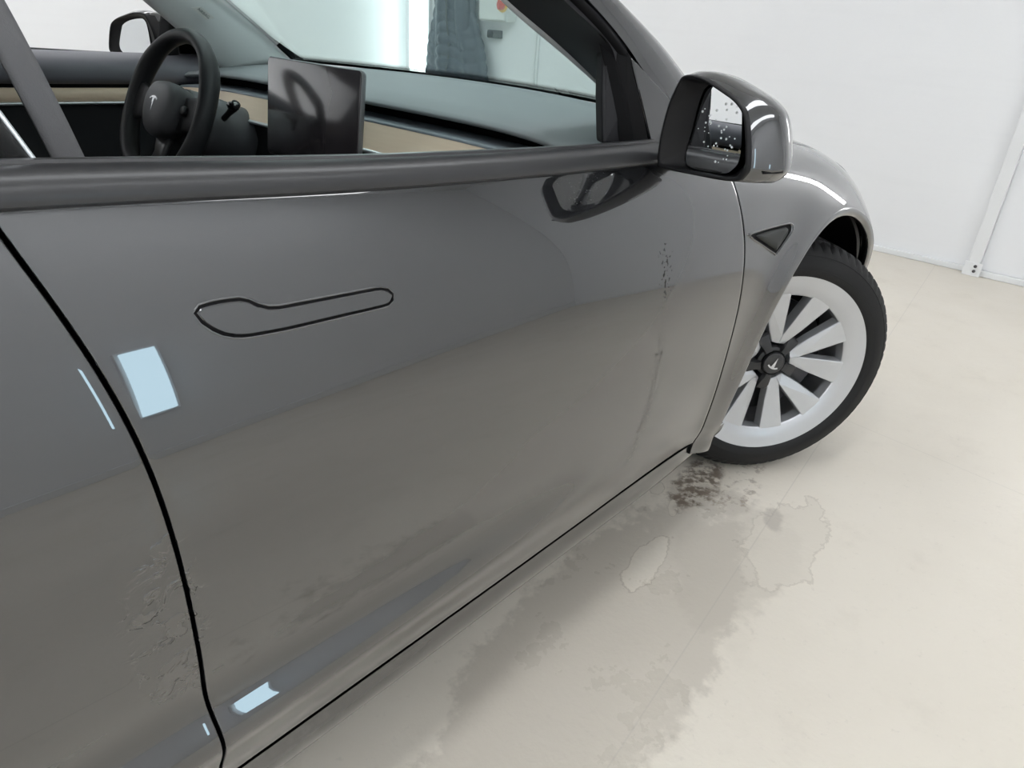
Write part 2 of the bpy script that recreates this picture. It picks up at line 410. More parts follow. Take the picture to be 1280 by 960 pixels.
# ------------------------------------------------------------------ room
def room_box(name, b, material, kind='structure', bevel=0., parent=None):
    o = mesh(name, *box(*b), material, parent, smooth=False, bevel=bevel)
    if parent is None: tag(o, kind=kind)
    return o
FX, LY, RY, BX, CZ = 2.85, 3.98, -4.05, -5.6, 3.2      # front, left, right, back walls and ceiling
room_box('floor', (BX-.2, FX+.2, RY-.2, LY+.2, -.15, 0), FLOOR)
room_box('wall_front', (FX, FX+.15, RY-.2, LY+.2, 0, CZ), WALL)
room_box('wall_left', (BX-.2, FX, LY, LY+.15, 0, CZ), WALL)
room_box('wall_right', (BX-.2, FX, RY-.15, RY, 0, CZ), WALL)
room_box('wall_back', (BX-.15, BX, RY, LY, 0, CZ), WALL)
room_box('ceiling', (BX-.2, FX+.2, RY-.2, LY+.2, CZ, CZ+.15), CEIL)
room_box('wall_front_panel', (FX-.045, FX, RY, -.852, .035, CZ), mat('panel_white', (.81, .82, .84), .5), bevel=.004)
bb = room_box('baseboard_front', (FX-.022, FX, -.79, LY, 0, .032), TRIMW, bevel=.004)
room_box('baseboard_right', (BX, FX-.06, RY, RY+.025, 0, .09), TRIMW, bevel=.004)
bb = room_box('baseboard_panel', (FX-.058, FX, RY, -.852, 0, .035), TRIMW, bevel=.005)
post = mesh('trim_1', *box(FX-.075, FX, -.852, -.792, .0, CZ), TRIMW, None, smooth=False, bevel=.004); tag(post, kind='structure')
mesh('post_flange', *box(FX-.081, FX-.075, -.868, -.780, .0, .075), TRIMW, post, smooth=False, bevel=.002)
for zz in (.028, .055):
    M = Matrix.Translation((FX-.081, -.835, zz)) @ Matrix.Rotation(-math.pi/2, 4, 'Y')
    mesh('bolt', *lathe([(.001, .007), (.007, .007), (.009, 0)], 12, M, True), DISC, post)
trim2 = mesh('trim_2', *box(FX-.018, FX, 2.435, 2.485, .03, CZ), TRIMW, None, smooth=False, bevel=.004); tag(trim2, kind='structure')
mesh('joint_cover', *box(FX-.030, FX-.018, 2.452, 2.468, .03, CZ), TRIMW, trim2, smooth=False, bevel=.003)

def strip_light(label, axis, c, a, z0, z1, w, sgn, material, twin=False):
    """vertical wall light: steel tray and a glowing diffuser; axis = wall normal axis"""
    root = empty('wall_light', (c if axis == 'x' else a, a if axis == 'x' else c, z0))
    def bx(d0, d1, h, e): # local box in wall frame
        lo, hi = sorted((sgn*d0, sgn*d1))
        return box(lo, hi, -h, h, e, z1-z0-e) if axis == 'x' else box(-h, h, lo, hi, e, z1-z0-e)
    mesh('tray', *bx(.0, .035, w/2+.02, 0), TRIMW, root, smooth=False, bevel=.004)
    if twin:
        for s_ in (-1, 1):
            V, F = bx(.036, .060, .011, .02); k = 1 if axis == 'x' else 0
            V = [tuple(c_+(s_*.045 if i_ == k else 0) for i_, c_ in enumerate(v)) for v in V]
            mesh('diffuser', V, F, material, root, smooth=False, bevel=.006)
    else:
        mesh('diffuser', *bx(.036, .060, w/2, .02), material, root, smooth=False, bevel=.006)
    return tag(root, label, 'light', 'vertical wall lights')
strip_light('bright vertical wall light left of the hanging dark jacket', 'x', FX, 3.77, .25, 2.6, .20, -1, STRIPV)
strip_light('vertical wall light on the front wall right of the steel post', 'x', FX-.045, -1.56, 1.10, 1.70, .13, -1, STRIP, True)
strip_light('vertical wall light on the right wall facing the front door', 'y', RY, -.60, .55, 1.30, .17, 1, STRIPB)
strip_light('vertical wall light on the right wall near the rear corner', 'y', RY, -3.6, .35, 2.5, .20, 1, STRIPB)
strip_light('vertical wall light on the back wall right of centre', 'x', BX, -1.7, .35, 2.5, .20, 1, STRIP)
for i, (yy, where) in enumerate(((-3.3, 'over the aisle by the right wall'), (-1.2, 'over the right side of the car'), (1.2, 'over the left side of the car'), (2.9, 'over the aisle by the left wall'))):
    root = empty('ceiling_light', (-1.4, yy, CZ))
    mesh('tray', *box(-2.75, 2.75, -.23, .23, -.05, 0), TRIMW, root, smooth=False, bevel=.006)
    mesh('diffuser', *box(-2.70, 2.70, -.20, .20, -.075, -.05), TUBE, root, smooth=False, bevel=.006)
    tag(root, 'long linear ceiling light '+where, 'light', 'ceiling lights')

# ------------------------------------------------------------------ car body
CAR = tag(empty('car', (0, 0, 0)), 'dark grey metallic electric sedan with its front passenger window lowered', 'car')
gB = nspline([.20, .30, .45, .65, .80, .90, .99, 1.1], [-1.598, -1.598, -1.600, -1.611, -1.625, -1.649, -1.677, -1.70])
gF = nspline([.20, .29, .45, .65, .755, .875, .95, 1.0], [-.466, -.472, -.484, -.485, -.490, -.514, -.535, -.55])
zT = nspline([-3.1, -2.3, -1.67, -1.40, -1.13, -.78, -.45], [.984, .983, .9775, .9585, .9435, .929, .920])
DOOR_Z0 = .297
HG = .0034
EDGE = [(.0018, .022), (.0018, .003), (.0014, .0011), (.0007, .0002), (0, 0)]
def params(n, lo_edge=True, hi_edge=True):
    """list of (fraction, outward metres, depth)"""
    L = [(0., -e, d) for e, d in EDGE[:-1]] if lo_edge else []
    L += [(i/n, 0., 0.) for i in range(n+1)]
    if hi_edge: L += [(1., e, d) for e, d in EDGE[-2::-1]]
    return L
def side_patch(name, xl, xr, zb, zt, nu, nv, material, parent, sign=-1):
    """panel of the body side with folded-in edges: xl/xr(z), zb/zt(x)"""
    us, vs = np.array(params(nu)), np.array(params(nv))
    U, Vv = np.repeat(us, len(vs), 0), np.tile(vs, (len(us), 1))
    one = np.ones(len(U)); x = -one; z = zb(x)*one+(zt(x)-zb(x))*Vv[:, 0]
    for _ in range(5):
        x = xl(z)*one+(xr(z)-xl(z))*U[:, 0]; z = zb(x)*one+(zt(x)-zb(x))*Vv[:, 0]
    x = x+U[:, 1]; z = z+Vv[:, 1]; y = sign*(half_width_v(x, z)-np.maximum(U[:, 2], Vv[:, 2]))
    nvv = len(vs); F = []
    for i in range(len(us)-1):
        for j in range(nvv-1):
            q = (i*nvv+j, (i+1)*nvv+j, (i+1)*nvv+j+1, i*nvv+j+1); F.append(q[::-1] if sign > 0 else q)
    o = mesh(name, np.stack([x, y, z], 1), F, material, parent); o.data.materials.append(SEAL_GAP)
    for i in range(len(us)-4, len(us)-1):  # front fold coloured black: shade of the gap painted onto the panel edge
        for j in range(nvv-1): o.data.polygons[i*(nvv-1)+j].material_index = 1
    return o
front_doors = []; rear_doors = []
for sg in (-1, 1):
    fine = sg < 0
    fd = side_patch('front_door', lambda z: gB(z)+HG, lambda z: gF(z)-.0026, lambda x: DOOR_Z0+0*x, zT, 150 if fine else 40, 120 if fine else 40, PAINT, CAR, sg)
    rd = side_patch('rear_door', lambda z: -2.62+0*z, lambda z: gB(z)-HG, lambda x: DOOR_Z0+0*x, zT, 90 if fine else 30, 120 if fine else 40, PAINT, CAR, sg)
    front_doors.append(fd); rear_doors.append(rd)
    side_patch('rear_quarter', lambda z: -2.99+0*z, lambda z: -2.626+0*z, lambda x: .24+0*x, zT, 16, 40, PAINT, CAR, sg)
    # sill below the doors, rolling under the car
    tz = [ROW_T[0]+(t_of(-1.2, DOOR_Z0-.007)-ROW_T[0])*i/24 for i in range(25)]
    def rk(x, t, sg=sg):
        y, z = surf_t(x, min(t, t_of(x, DOOR_Z0-.007))); return (x, sg*y, z)
    xs = list(np.linspace(-2.99, -.30, 90))
    V, F = grid(rk, xs, tz, flip=(sg > 0)); n0 = len(V)
    V2, F2 = grid(lambda x, k: (rk(x, tz[-1])[0], rk(x, tz[-1])[1]-sg*(.003, .025)[k], rk(x, tz[-1])[2]+(.001, -.002)[k]), xs, [0, 1], flip=(sg > 0))
    mesh('rocker_panel', *merge((V, F), (V2, F2)), PAINT, CAR)
    # black shell behind the shut lines
    def sh(x, z, sg=sg): return (x, sg*(half_width(x, z)-.026), z)
    mesh('inner_shell', *grid(sh, list(np.linspace(-2.98, -.40, 50)), list(np.linspace(.24, .925, 24)), flip=(sg > 0)), INNER, CAR)

# fender: fan of strips between the wheel-arch lip and the panel's outer edge
def fender(sg):
    TH0, TH1, NTH, NR = math.radians(196), math.radians(-14), 150, 46
    def outer(f):
        if f < .30:
            z = .262+(.905-.262)*(f/.30); x = float(gF(z))+.0026; return x, t_of(x, z)
        if f < .36:
            g = (f-.30)/.06; x0 = float(gF(.905))+.0026; t0 = t_of(x0, .905); return x0+.01*g, t0+(T_TOP-t0)*g
        if f < .78:
            g = (f-.36)/.42; x0 = float(gF(.905))+.0126; return x0+(.60-x0)*g, T_TOP
        g = (f-.78)/.22; return .60, T_TOP+(t_of(.60, .30)-T_TOP)*g
    V, F = [], []
    R = [((i/NR)**1.25) for i in range(NR+1)]
    for i in range(NTH+1):
        f = i/NTH; th = TH0+(TH1-TH0)*f
        xl, zl = ARCH_R*math.cos(th), ARCH_Z+ARCH_R*math.sin(th)
        xo, to = outer(f); y0 = half_width(xl, zl); xs0, zs0 = xl, zl
        xl2, zl2 = xl*(1+.019/ARCH_R), ARCH_Z+(zl-ARCH_Z)*(1+.019/ARCH_R); tl = t_of(xl2, zl2)
        # lip: thickness folding into the arch
        for (dr, dy) in ((.022, .034), (.006, .032), (-.001, .020), (-.0015, .010), (-.0005, .0085), (.002, .0068), (.015, .0012)):
            V.append((xl*(1+dr/ARCH_R), sg*(y0-dy), ARCH_Z+(zl-ARCH_Z)*(1+dr/ARCH_R)))
        ra = np.array(R); X_ = xl2+(xo-xl2)*ra; Y_, Z_ = surf_v(X_, tl+(to-tl)*ra); Y_ = Y_+flare_v(X_, Z_)
        V += [(x, sg*y, z) for x, y, z in zip(X_, Y_, Z_)]
        x, y, z = V[-1]; xi = x-(.0012 if f < .33 else 0)
        V += [(xi, y-sg*.0006, z), (xi, y-sg*.003, z-(.002 if f > .33 else 0)), (xi, y-sg*.02, z-(.012 if f > .33 else 0))]
    w = NR+11
    for i in range(NTH):
        for j in range(w-1):
            a = i*w+j; q = (a, a+1, a+w+1, a+w); F.append(q if sg > 0 else q[::-1])
    o = mesh('front_fender', V, F, PAINT, CAR)
    o.data.materials.append(SEAL_GAP)  # outer fold faces coloured black to put the gap's shade in
    for k_, pl_ in enumerate(o.data.polygons):
        if k_ % (w-1) >= w-4: pl_.material_index = 1
    # wheel-arch liner
    def ln(th, k):
        r, yy = ((ARCH_R+.006, .885), (ARCH_R+.022, .86), (ARCH_R+.022, .50))[k]
        return (r*math.cos(th), sg*yy, ARCH_Z+r*math.sin(th))
    th = list(np.linspace(math.radians(187), math.radians(-7), 60))
    V, F = grid(ln, th, [0, 1, 2], flip=(sg < 0))
    V2 = [(0, sg*.50, ARCH_Z)]+[((ARCH_R+.022)*math.cos(a), sg*.50, ARCH_Z+(ARCH_R+.022)*math.sin(a)) for a in th]
    F2 = [(0, i, i+1) for i in range(1, len(th))]
    mesh('wheel_arch_liner', *merge((V, F), (V2, F2)), LINER, CAR)
    return o
fen = fender(-1); fender(1)
# bumper corner and nose in front of the fenders, both sides in one skin
bxs = list(np.linspace(.604, .838, 26)); bts = list(np.linspace(0, T_END, 60))
def nose(x, k):
    t = bts[k] if k < 60 else bts[119-k]
    y, z = surf_t(x, t); return (x, -y if k < 60 else y, z)
V, F = grid(nose, bxs, list(range(120)), flip=True)
k0 = 25*120; F.append(tuple(k0+i for i in range(120)))
mesh('front_bumper', V, F, PAINT, CAR)
def lower_corner(sg):
    def fn(x, z): return (x, sg*half_width(x, z), z)
    return grid(lambda x, k: fn(max(x, .391*math.cos(math.asin(max(-1, min(1, (z_of(k)-ARCH_Z)/.391))))+.004), z_of(k)), list(np.linspace(.38, .603, 10)), list(range(12)), flip=(sg > 0))
def z_of(k): return .215+(.30-.215)*k/11
for sg in (-1, 1): mesh('bumper_corner', *lower_corner(sg), PAINT, CAR)
# hood with a narrow shut line beside each fender
hts = list(np.linspace(T_TOP, T_END, 30)); hts[0] = T_TOP+.010
def base_x(y): return -.262-(.45-.262)*(y/.655)**2
def hood_x(u, yy): x0 = base_x(min(abs(yy), .72))+.055; return x0+(.602-x0)*u
def hd(u, k):
    j = min(max(k-1, 0), 57); tt = hts[j] if j < 29 else hts[57-j]; s = -1 if j < 29 else 1
    yy = surf_t(-.2, tt)[0]; x = hood_x(u, yy); y, z = surf_t(x, tt)
    return (x, s*y, z-(.018 if k in (0, 59) else 0))
mesh('hood', *grid(hd, list(np.linspace(0, 1, 60)), list(range(60)), flip=True), PAINT, CAR)
def hs(u, k):
    yy = .79*(k-6)/6; x = hood_x(u, yy)+.01
    return (x, yy*(1 if x < .2 else 1-.35*(x-.2)), surf_t(x, T_TOP-.01)[1]-.022)
mesh('hood_underside', *grid(hs, list(np.linspace(0, 1, 20)), list(range(13))), INNER, CAR)
def cw(y, k): return (base_x(y)+(-.002, .03, .075)[k], y, (.951, .928, .905)[k])
mesh('cowl_panel', *grid(cw, list(np.linspace(-.70, .70, 40)), [0, 1, 2]), SEAL_GAP, CAR)
# headlamp lens wrapped over the fender crest
def lamp(sg):
    def fn(u, v):
        x = .30+.36*u; w = .5+.5*math.sin(math.pi*min(1, u*1.15)); t = T_TOP-.012-.15*w*v*(.35+.65*u)
        y, z = surf_t(x, t); e = .0025*math.sin(math.pi*min(1, max(0, u)))**.3
        return (x, sg*(y+flare(x, z)+e*.7), z+e)
    return grid(fn, list(np.linspace(0, 1, 24)), list(np.linspace(0, 1, 12)), flip=(sg < 0))
for sg in (-1, 1): mesh('headlamp', *lamp(sg), LAMPG, CAR, solid=.003)
mesh('underbody', *box(-2.95, .70, -.74, .74, .17, .20), INNER, CAR, smooth=False)
mesh('firewall', *box(-.50, -.46, -.74, .74, .20, .92), INNER, CAR, smooth=False)

# belt trim strips along the window line
def belt(name, x0, x1, sg, parent, n=70):
    prof = [(.002, -.004)]+[(.0062-.026*(1-math.cos(a))*.95, .0015+.0225*math.sin(a)) for a in np.linspace(-.15, math.pi/2, 14)]+[(-.0205, .0235), (-.022, .0262), (-.026, .0268), (-.031, .0262), (-.033, .022), (-.034, -.02), (-.01, -.02)]
    R = []
    for i in range(n+1):
        x = x0+(x1-x0)*i/n; z = float(zT(x)); y = half_width(x, z)
        R.append([(x, sg*(y+a), z+.0035+b*1.02) for a, b in prof])
    return mesh(name, *rings(R), SATIN, parent, angle=40)
for i, sg in enumerate((-1, 1)):
    belt('belt_trim', -1.676, -.735, sg, front_doors[i]); belt('belt_trim', -2.62, -1.684, sg, rear_doors[i])
    # inner waist seal and inner door top
    def sl(x, k, sg=sg):
        z = float(zT(x)); y = half_width(x, z)
        return (x, sg*(y+(-.036, -.040, -.050, -.056, -.060, -.060)[k]), z+(.010, .022, .026, .022, .006, -.12)[k])
    mesh('waist_seal', *grid(sl, list(np.linspace(-1.66, -.76, 30)), list(range(6)), flip=(sg > 0)), SEAL_GAP, front_doors[i])

# flush door handle: paint-coloured blade in a dark recess
def handle(sg, parent):
    out = [(-1.5535, .8815), (-1.5340, .8835), (-1.5060, .8815), (-1.4985, .8790), (-1.4920, .8725), (-1.4820, .8668), (-1.4700, .8655), (-1.4200, .8628), (-1.3520, .8590), (-1.3415, .8565), (-1.3355, .8505), (-1.3375, .8430), (-1.3450, .8405), (-1.4000, .8428), (-1.4700, .8455), (-1.5120, .8490), (-1.5300, .8550), (-1.5450, .8685)]
    dense = []
    for i in range(len(out)):
        a, b = out[i], out[(i+1) % len(out)]; k = max(1, int(math.hypot(a[0]-b[0], a[1]-b[1])/.008))
        dense += [(a[0]+(b[0]-a[0])*j/k, a[1]+(b[1]-a[1])*j/k) for j in range(k)]
    for _ in range(1):
        dense = [((dense[i-1][0]+2*dense[i][0]+dense[(i+1) % len(dense)][0])/4, (dense[i-1][1]+2*dense[i][1]+dense[(i+1) % len(dense)][1])/4) for i in range(len(dense))]
    N = len(dense)
    def inset(d):
        res = []
        for i in range(N):
            a, b = dense[i-1], dense[(i+1) % N]; tx, tz = b[0]-a[0], b[1]-a[1]; L = math.hypot(tx, tz)
            res.append((dense[i][0]+tz/L*(-d), dense[i][1]-tx/L*(-d)))
        return res
    area = sum(dense[i-1][0]*dense[i][1]-dense[i][0]*dense[i-1][1] for i in range(N)); s = 1 if area > 0 else -1
    def P(q, e): return (q[0], sg*(half_width(q[0], q[1])+e), q[1])
    # fill with horizontal strips: use a centroid-free fan by pairing upper and lower outline at equal x
    def fill(ins, e):
        xs = np.linspace(min(q[0] for q in ins)+1e-4, max(q[0] for q in ins)-1e-4, 46); V = []; F = []
        for x in xs:
            zs = []
            for i in range(N):
                a, b = ins[i-1], ins[i]
                if (a[0]-x)*(b[0]-x) <= 0 and a[0] != b[0]: zs.append(a[1]+(b[1]-a[1])*(x-a[0])/(b[0]-a[0]))
            lo, hi = min(zs), max(zs)
            V += [P((x, lo+(hi-lo)*j/6), e) for j in range(7)]
        for i in range(45):
            for j in range(6):
                a = i*7+j; F.append((a, a+7, a+8, a+1))
        return V, F
    e0 = inset(-.0016*s)
    rim_in = inset(.0012*s); rim_out = inset(-.0014*s)
    # dark groove
    V = [P(q, .0003) for q in rim_out]+[P(q, .0006) for q in inset(-.0008*s)]+[P(q, .0006) for q in rim_in]
    F = [(k*N+i, k*N+(i+1) % N, (k+1)*N+(i+1) % N, (k+1)*N+i) for k in (0, 1) for i in range(N)]
    mesh('handle_groove', V, F, SEAL_GAP, parent)
    # raised rolled edge of the door skin round the groove
    a1, a2, a3 = inset(-.0013*s), inset(-.0019*s), inset(-.0030*s)
    V = [P(q, .0003) for q in a1]+[P(q, .0008) for q in a2]+[P(q, .0001) for q in a3]
    mesh('handle_recess_edge', V, F, PAINT, parent)
    # blade
    i1, i2 = inset(.0012*s), inset(.0022*s)
    Vb = [P(q, .0004) for q in i1]+[P(q, .0016) for q in i2]
    Fb = [(i, (i+1) % N, N+(i+1) % N, N+i) for i in range(N)]
    mesh('door_handle', *merge((Vb, Fb), fill(i2, .0016)), PAINT, parent)
handle(-1, front_doors[0]); handle(1, front_doors[1])

# triangular side camera on the fender
def side_camera(sg, parent):
    def P(x, z, e): return Vector((x, sg*(half_width(x, z)+e), z))
    tri = [(-.466, .779), (-.30, .772), (-.268, .768), (-.262, .760), (-.275, .748), (-.335, .718), (-.346, .715), (-.358, .722), (-.44, .758), (-.468, .771)]
    pts = smooth_closed(tri, 60); c = np.mean(pts, axis=0)
    def sc(k): return [c+(q-c)*k for q in pts]
    def rg(k, e): return [P(q[0], q[1], e) for q in sc(k)]
    mesh('camera_rim', *rings([rg(1.02, -.002), rg(1.0, .003), rg(.94, .0042), rg(.90, .001)], False, False), PAINT, parent)
    mesh('camera_recess', *rings([rg(.92, .0014), rg(.80, .0004), rg(.72, .0006)], False, True), SEAL_GAP, parent)
    mesh('camera_cover', *rings([rg(.70, 0.), rg(.66, .0045), rg(.50, .0065), rg(.25, .007)], False, True), mat('camera_cover_grey', (.020, .022, .021), .5, spec=.3), parent)
side_camera(-1, fen)

# ------------------------------------------------------------------ pillars, glass, roof
def blade(name, A, B, material, parent, solid=.0, sub=10):
    """ruled skin between two polylines"""
    n = len(A)
    A2 = [Vector(a) for a in A]; B2 = [Vector(b) for b in B]
    V, F = grid(lambda i, t: A2[i]+(B2[i]-A2[i])*t, list(range(n)), [j/sub for j in range(sub+1)])
    return mesh(name, V, F, material, parent, solid=solid)
def arc3(a, b, c, n):
    """quadratic through a, b (mid), c"""
    a, b, c = Vector(a), Vector(b), Vector(c); m = 2*b-(a+c)/2
    return [(1-t)**2*a+2*t*(1-t)*m+t*t*c for t in (i/n for i in range(n+1))]
base = arc3((-.45, .655, .958), (-.262, 0, .955), (-.45, -.655, .958), 24)
top = arc3((-1.06, .53, 1.36), (-.98, 0, 1.40), (-1.06, -.53, 1.36), 24)
blade('windscreen', base, top, GLASS, CAR, .004, 16)
blade('cowl_frit', [b+Vector((.004, 0, -.002)) for b in base], [b+(t-b)*.007+Vector((0, 0, .001)) for b, t in zip(base, top)], SEAL_GAP, CAR, .003, 3)
rear_top = arc3((-3.0, .50, 1.28), (-3.0, 0, 1.33), (-3.0, -.50, 1.28), 24)
mid_top = arc3((-1.9, .56, 1.39), (-1.9, 0, 1.445), (-1.9, -.56, 1.39), 24)
blade('roof', top, mid_top, GLOSSB, CAR, .01, 8); blade('roof', mid_top, rear_top, GLOSSB, CAR, .01, 8)
for sg in (-1, 1):
    def S(x, y, z): return (x, sg*y, z)
    # painted outer A-pillar and roof rail
    out = [S(-.40, .80, .925), S(-.55, .780, 1.018), S(-.646, .760, 1.085), S(-.772, .737, 1.155), S(-1.05, .685, 1.29), S(-1.40, .645, 1.375), S(-1.95, .64, 1.39), S(-3.0, .60, 1.28)]
    inn = [S(-.52, .806, .925), S(-.648, .786, 1.002), S(-.732, .768, 1.066), S(-.845, .745, 1.146), S(-1.10, .70, 1.268), S(-1.42, .672, 1.345), S(-1.95, .67, 1.36), S(-3.0, .63, 1.25)]
    ins2 = [S(-.36, .70, .945), S(-.50, .700, 1.025), S(-.60, .690, 1.090), S(-.73, .675, 1.165), S(-1.02, .60, 1.31), S(-1.38, .58, 1.40), S(-1.95, .58, 1.41), S(-3.0, .54, 1.30)]
    R = []
    sp = [nspline(range(8), [tuple(p) for p in q]) for q in (out, inn, ins2)]
    for i in range(57):
        k = i/8.; o, n_, w = (Vector(s(k)) for s in sp)
        cr = (o-w)*.5; ridge = (n_-o)
        R.append([w, w+(o-w)*.5+Vector((0, sg*.004, .006)), o+Vector((0, sg*.001, .004)), o+(n_-o)*.25+Vector((0, sg*.009, .004)), o+(n_-o)*.6+Vector((0, sg*.010, .001)), n_+Vector((0, sg*.003, 0)), n_+Vector((0, -sg*.012, -.002)), w+(n_-o)*1.0])
    mesh('roof_pillar', *rings(R), PAINT, CAR, angle=60)
    # seals along the pillar
    sA = [Vector(sp[1](k/8.))+Vector((-.012, -sg*.004, -.006)) for k in range(8, 57)]
    mesh('pillar_seal', *tube(sA, .009, 8), SEAL_GAP, CAR)
    # black inner trim of the A-pillar
    t_in = [(-.50, .640, .940), (-.578, .630, .991), (-.750, .615, 1.080), (-.878, .600, 1.145), (-1.05, .56, 1.25), (-1.25, .53, 1.33)]
    t_out = [(-.735, .775, .940), (-.775, .768, 1.030), (-.802, .757, 1.094), (-.90, .738, 1.148), (-1.10, .695, 1.258), (-1.40, .665, 1.335)]
    if sg < 0:
        R = []
        a_, b_ = nspline(range(6), t_in), nspline(range(6), t_out)
        for i in range(41):
            k = i/8.; a = Vector(S(*a_(k))); b = Vector(S(*b_(k))); d = b-a
            bul = Vector((-.018, -sg*.010, .012))
            R.append([a, a+d*.12+bul*.5, a+d*.35+bul, a+d*.65+bul, a+d*.9+bul*.5, b, b+Vector((.03, 0, .01)), a+Vector((.03, sg*.02, .0))])
        mesh('pillar_trim', *rings(R), DASHD, CAR, angle=70)
        mesh('pillar_trim_edge', *tube([Vector(S(*a_(i/8.)))+Vector((.003, sg*.004, .0)) for i in range(41)], .0065, 8), HEADL, CAR)
    else:
        ll = [(-.46, .652, .958), (-.56, .635, 1.030), (-.674, .618, 1.108), (-.86, .585, 1.235), (-1.06, .535, 1.352)]
        lr = [(-.66, .685, .925), (-.735, .672, .985), (-.880, .645, 1.095), (-1.06, .615, 1.225), (-1.24, .57, 1.335)]
        a_, b_ = nspline(range(5), ll), nspline(range(5), lr); R = []
        for i in range(33):
            k = i/8.; a = Vector(a_(k)); b = Vector(b_(k)); d = b-a; bul = Vector((-.02, -.022, .008))
            R.append([a, a+d*.06+bul*.35, a+d*.3+bul, a+d*.6+bul, a+d*.92+bul*.5, b, b+Vector((.03, .03, 0)), a+Vector((.04, .04, 0))])
        tl = mesh('pillar_trim', *rings(R), HEADL, CAR, angle=70); tag(tl, 'light grey fabric windscreen pillar trim')
        mesh('windscreen_edge', *tube([Vector(a_(i/8.))+Vector((.004, -.004, .004)) for i in range(33)], .0045, 6), SEAL_GAP, CAR)
        # airbag tag on the trim
        c = Vector(a_(1.70))+(Vector(b_(1.70))-Vector(a_(1.70)))*.45+Vector((-.0235, -.0265, .0095))
        ax = (Vector(a_(1.9))-Vector(a_(1.0))).normalized(); ay = (Vector(b_(1.4))-Vector(a_(1.4))).normalized(); nn = ax.cross(ay).normalized()
        if nn.y > 0: nn = -nn
        AIRTAG = (c, ax, ay, nn)
    # sail panel where the mirror meets the pillar, and the upright seal beside it
    pl = [S(-.757, .768, 1.079), S(-.640, .792, 1.006), S(-.600, .812, .960), S(-.727, .812, .944)]
    mesh('sail_panel', *prism(pl, (0, -sg*.012, 0)), GLOSSB if sg < 0 else SEAL_GAP, front_doors[0 if sg < 0 else 1], smooth=False, bevel=.003)
    bar = [S(-.790, .752, 1.100), S(-.763, .768, 1.085), S(-.744, .790, 1.015), S(-.731, .812, .944), S(-.775, .808, .944), S(-.780, .785, 1.015)]
    mesh('window_channel', *prism(bar, (-.012, -sg*.02, 0)), SEAL_GAP, front_doors[0 if sg < 0 else 1], smooth=False, bevel=.004)
    bar2 = [S(-.795, .742, 1.080), S(-.785, .752, 1.090), S(-.772, .785, 1.01), S(-.770, .79, .946), S(-.815, .775, .950), S(-.808, .758, 1.02)]
    mesh('pillar_foot_trim', *prism(bar2, (.02, -sg*.03, 0)), DASHD, front_doors[0 if sg < 0 else 1], smooth=False, bevel=.006)
    # B-pillar
    R = []
    for z, xa, xb, ya in ((.80, -1.80, -1.60, .80), (.95, -1.765, -1.628, .795), (1.02, -1.765, -1.64, .775), (1.12, -1.775, -1.668, .74), (1.25, -1.79, -1.70, .69), (1.37, -1.80, -1.72, .64)):
        R.append([S(xa, ya, z), S(xa+.03, ya+.008, z), S(xb-.02, ya+.006, z), S(xb, ya-.012, z), S(xb-.012, ya-.05, z), S(xa, ya-.06, z)])
    mesh('centre_pillar', *rings(R), DASHD if sg < 0 else HEADL, CAR, angle=40)
    mesh('pillar_seal', *tube([S(-1.622, .775, .94), S(-1.635, .760, 1.02), S(-1.665, .725, 1.12), S(-1.70, .675, 1.25), S(-1.715, .63, 1.36)], .010, 8), SEAL_GAP, CAR)
    # rear side window
    g = mesh('rear_window', *grid(lambda u, v: S(-1.618-.13*v-(1.0-.02*v)*u, .822-.19*v**1.15, .975+.36*v), list(np.linspace(0, 1, 20)), list(np.linspace(0, 1, 12))), GLASSD, rear_doors[0 if sg < 0 else 1], solid=.004)
    mesh('window_edge', *tube([S(-1.616-.13*v, .8222-.19*v**1.15, .975+.36*v) for v in np.linspace(0, 1, 14)], .0022, 6), CHROME, rear_doors[0 if sg < 0 else 1])
    mesh('rear_quarter_window', *grid(lambda u, v: S(-2.66-.10*v-.32*u, .835-.21*v, .985+.32*v-.04*u), [0, .5, 1], [0, .25, .5, .75, 1]), GLOSSB, CAR, solid=.004)
c, ax, ay, nn = AIRTAG
c = c+nn*.008
AIRTAG = (c, ax, ay, nn)
lab = [c+ax*a+ay*b for a, b in ((-.024, -.013), (.024, -.013), (.024, .013), (-.024, .013))]
mesh('airbag_tag', *prism(lab, nn*.0012), LABELW, CAR, smooth=False)
# ------------------------------------------------------------------ door mirrors
FR = [(-0.7777,-0.8838,1.0617),(-0.7902,-0.918,1.0629),(-0.8065,-0.9629,1.0509),(-0.8184,-0.9955,1.0383),(-0.8255,-1.0151,1.0186),(-0.8317,-1.0322,0.9664),(-0.8305,-1.0288,0.9475),(-0.8236,-1.0099,0.9357),(-0.7965,-0.9354,0.9286),(-0.7709,-0.865,0.9247),(-0.7666,-0.8532,0.9347),(-0.7659,-0.8513,0.9672),(-0.7685,-0.8584,1.0152),(-0.7733,-0.8717,1.0484)]
GL = [(-0.777,-0.9178,1.0477),(-0.7834,-0.9337,1.0494),(-0.7969,-0.967,1.0427),(-0.8068,-0.9916,1.0303),(-0.8103,-1.0001,1.0159),(-0.8154,-1.0127,0.9703),(-0.8115,-1.0032,0.9499),(-0.8018,-0.979,0.9403),(-0.7702,-0.901,0.9368),(-0.7706,-0.9019,0.9898),(-0.7732,-0.9083,1.0323)]
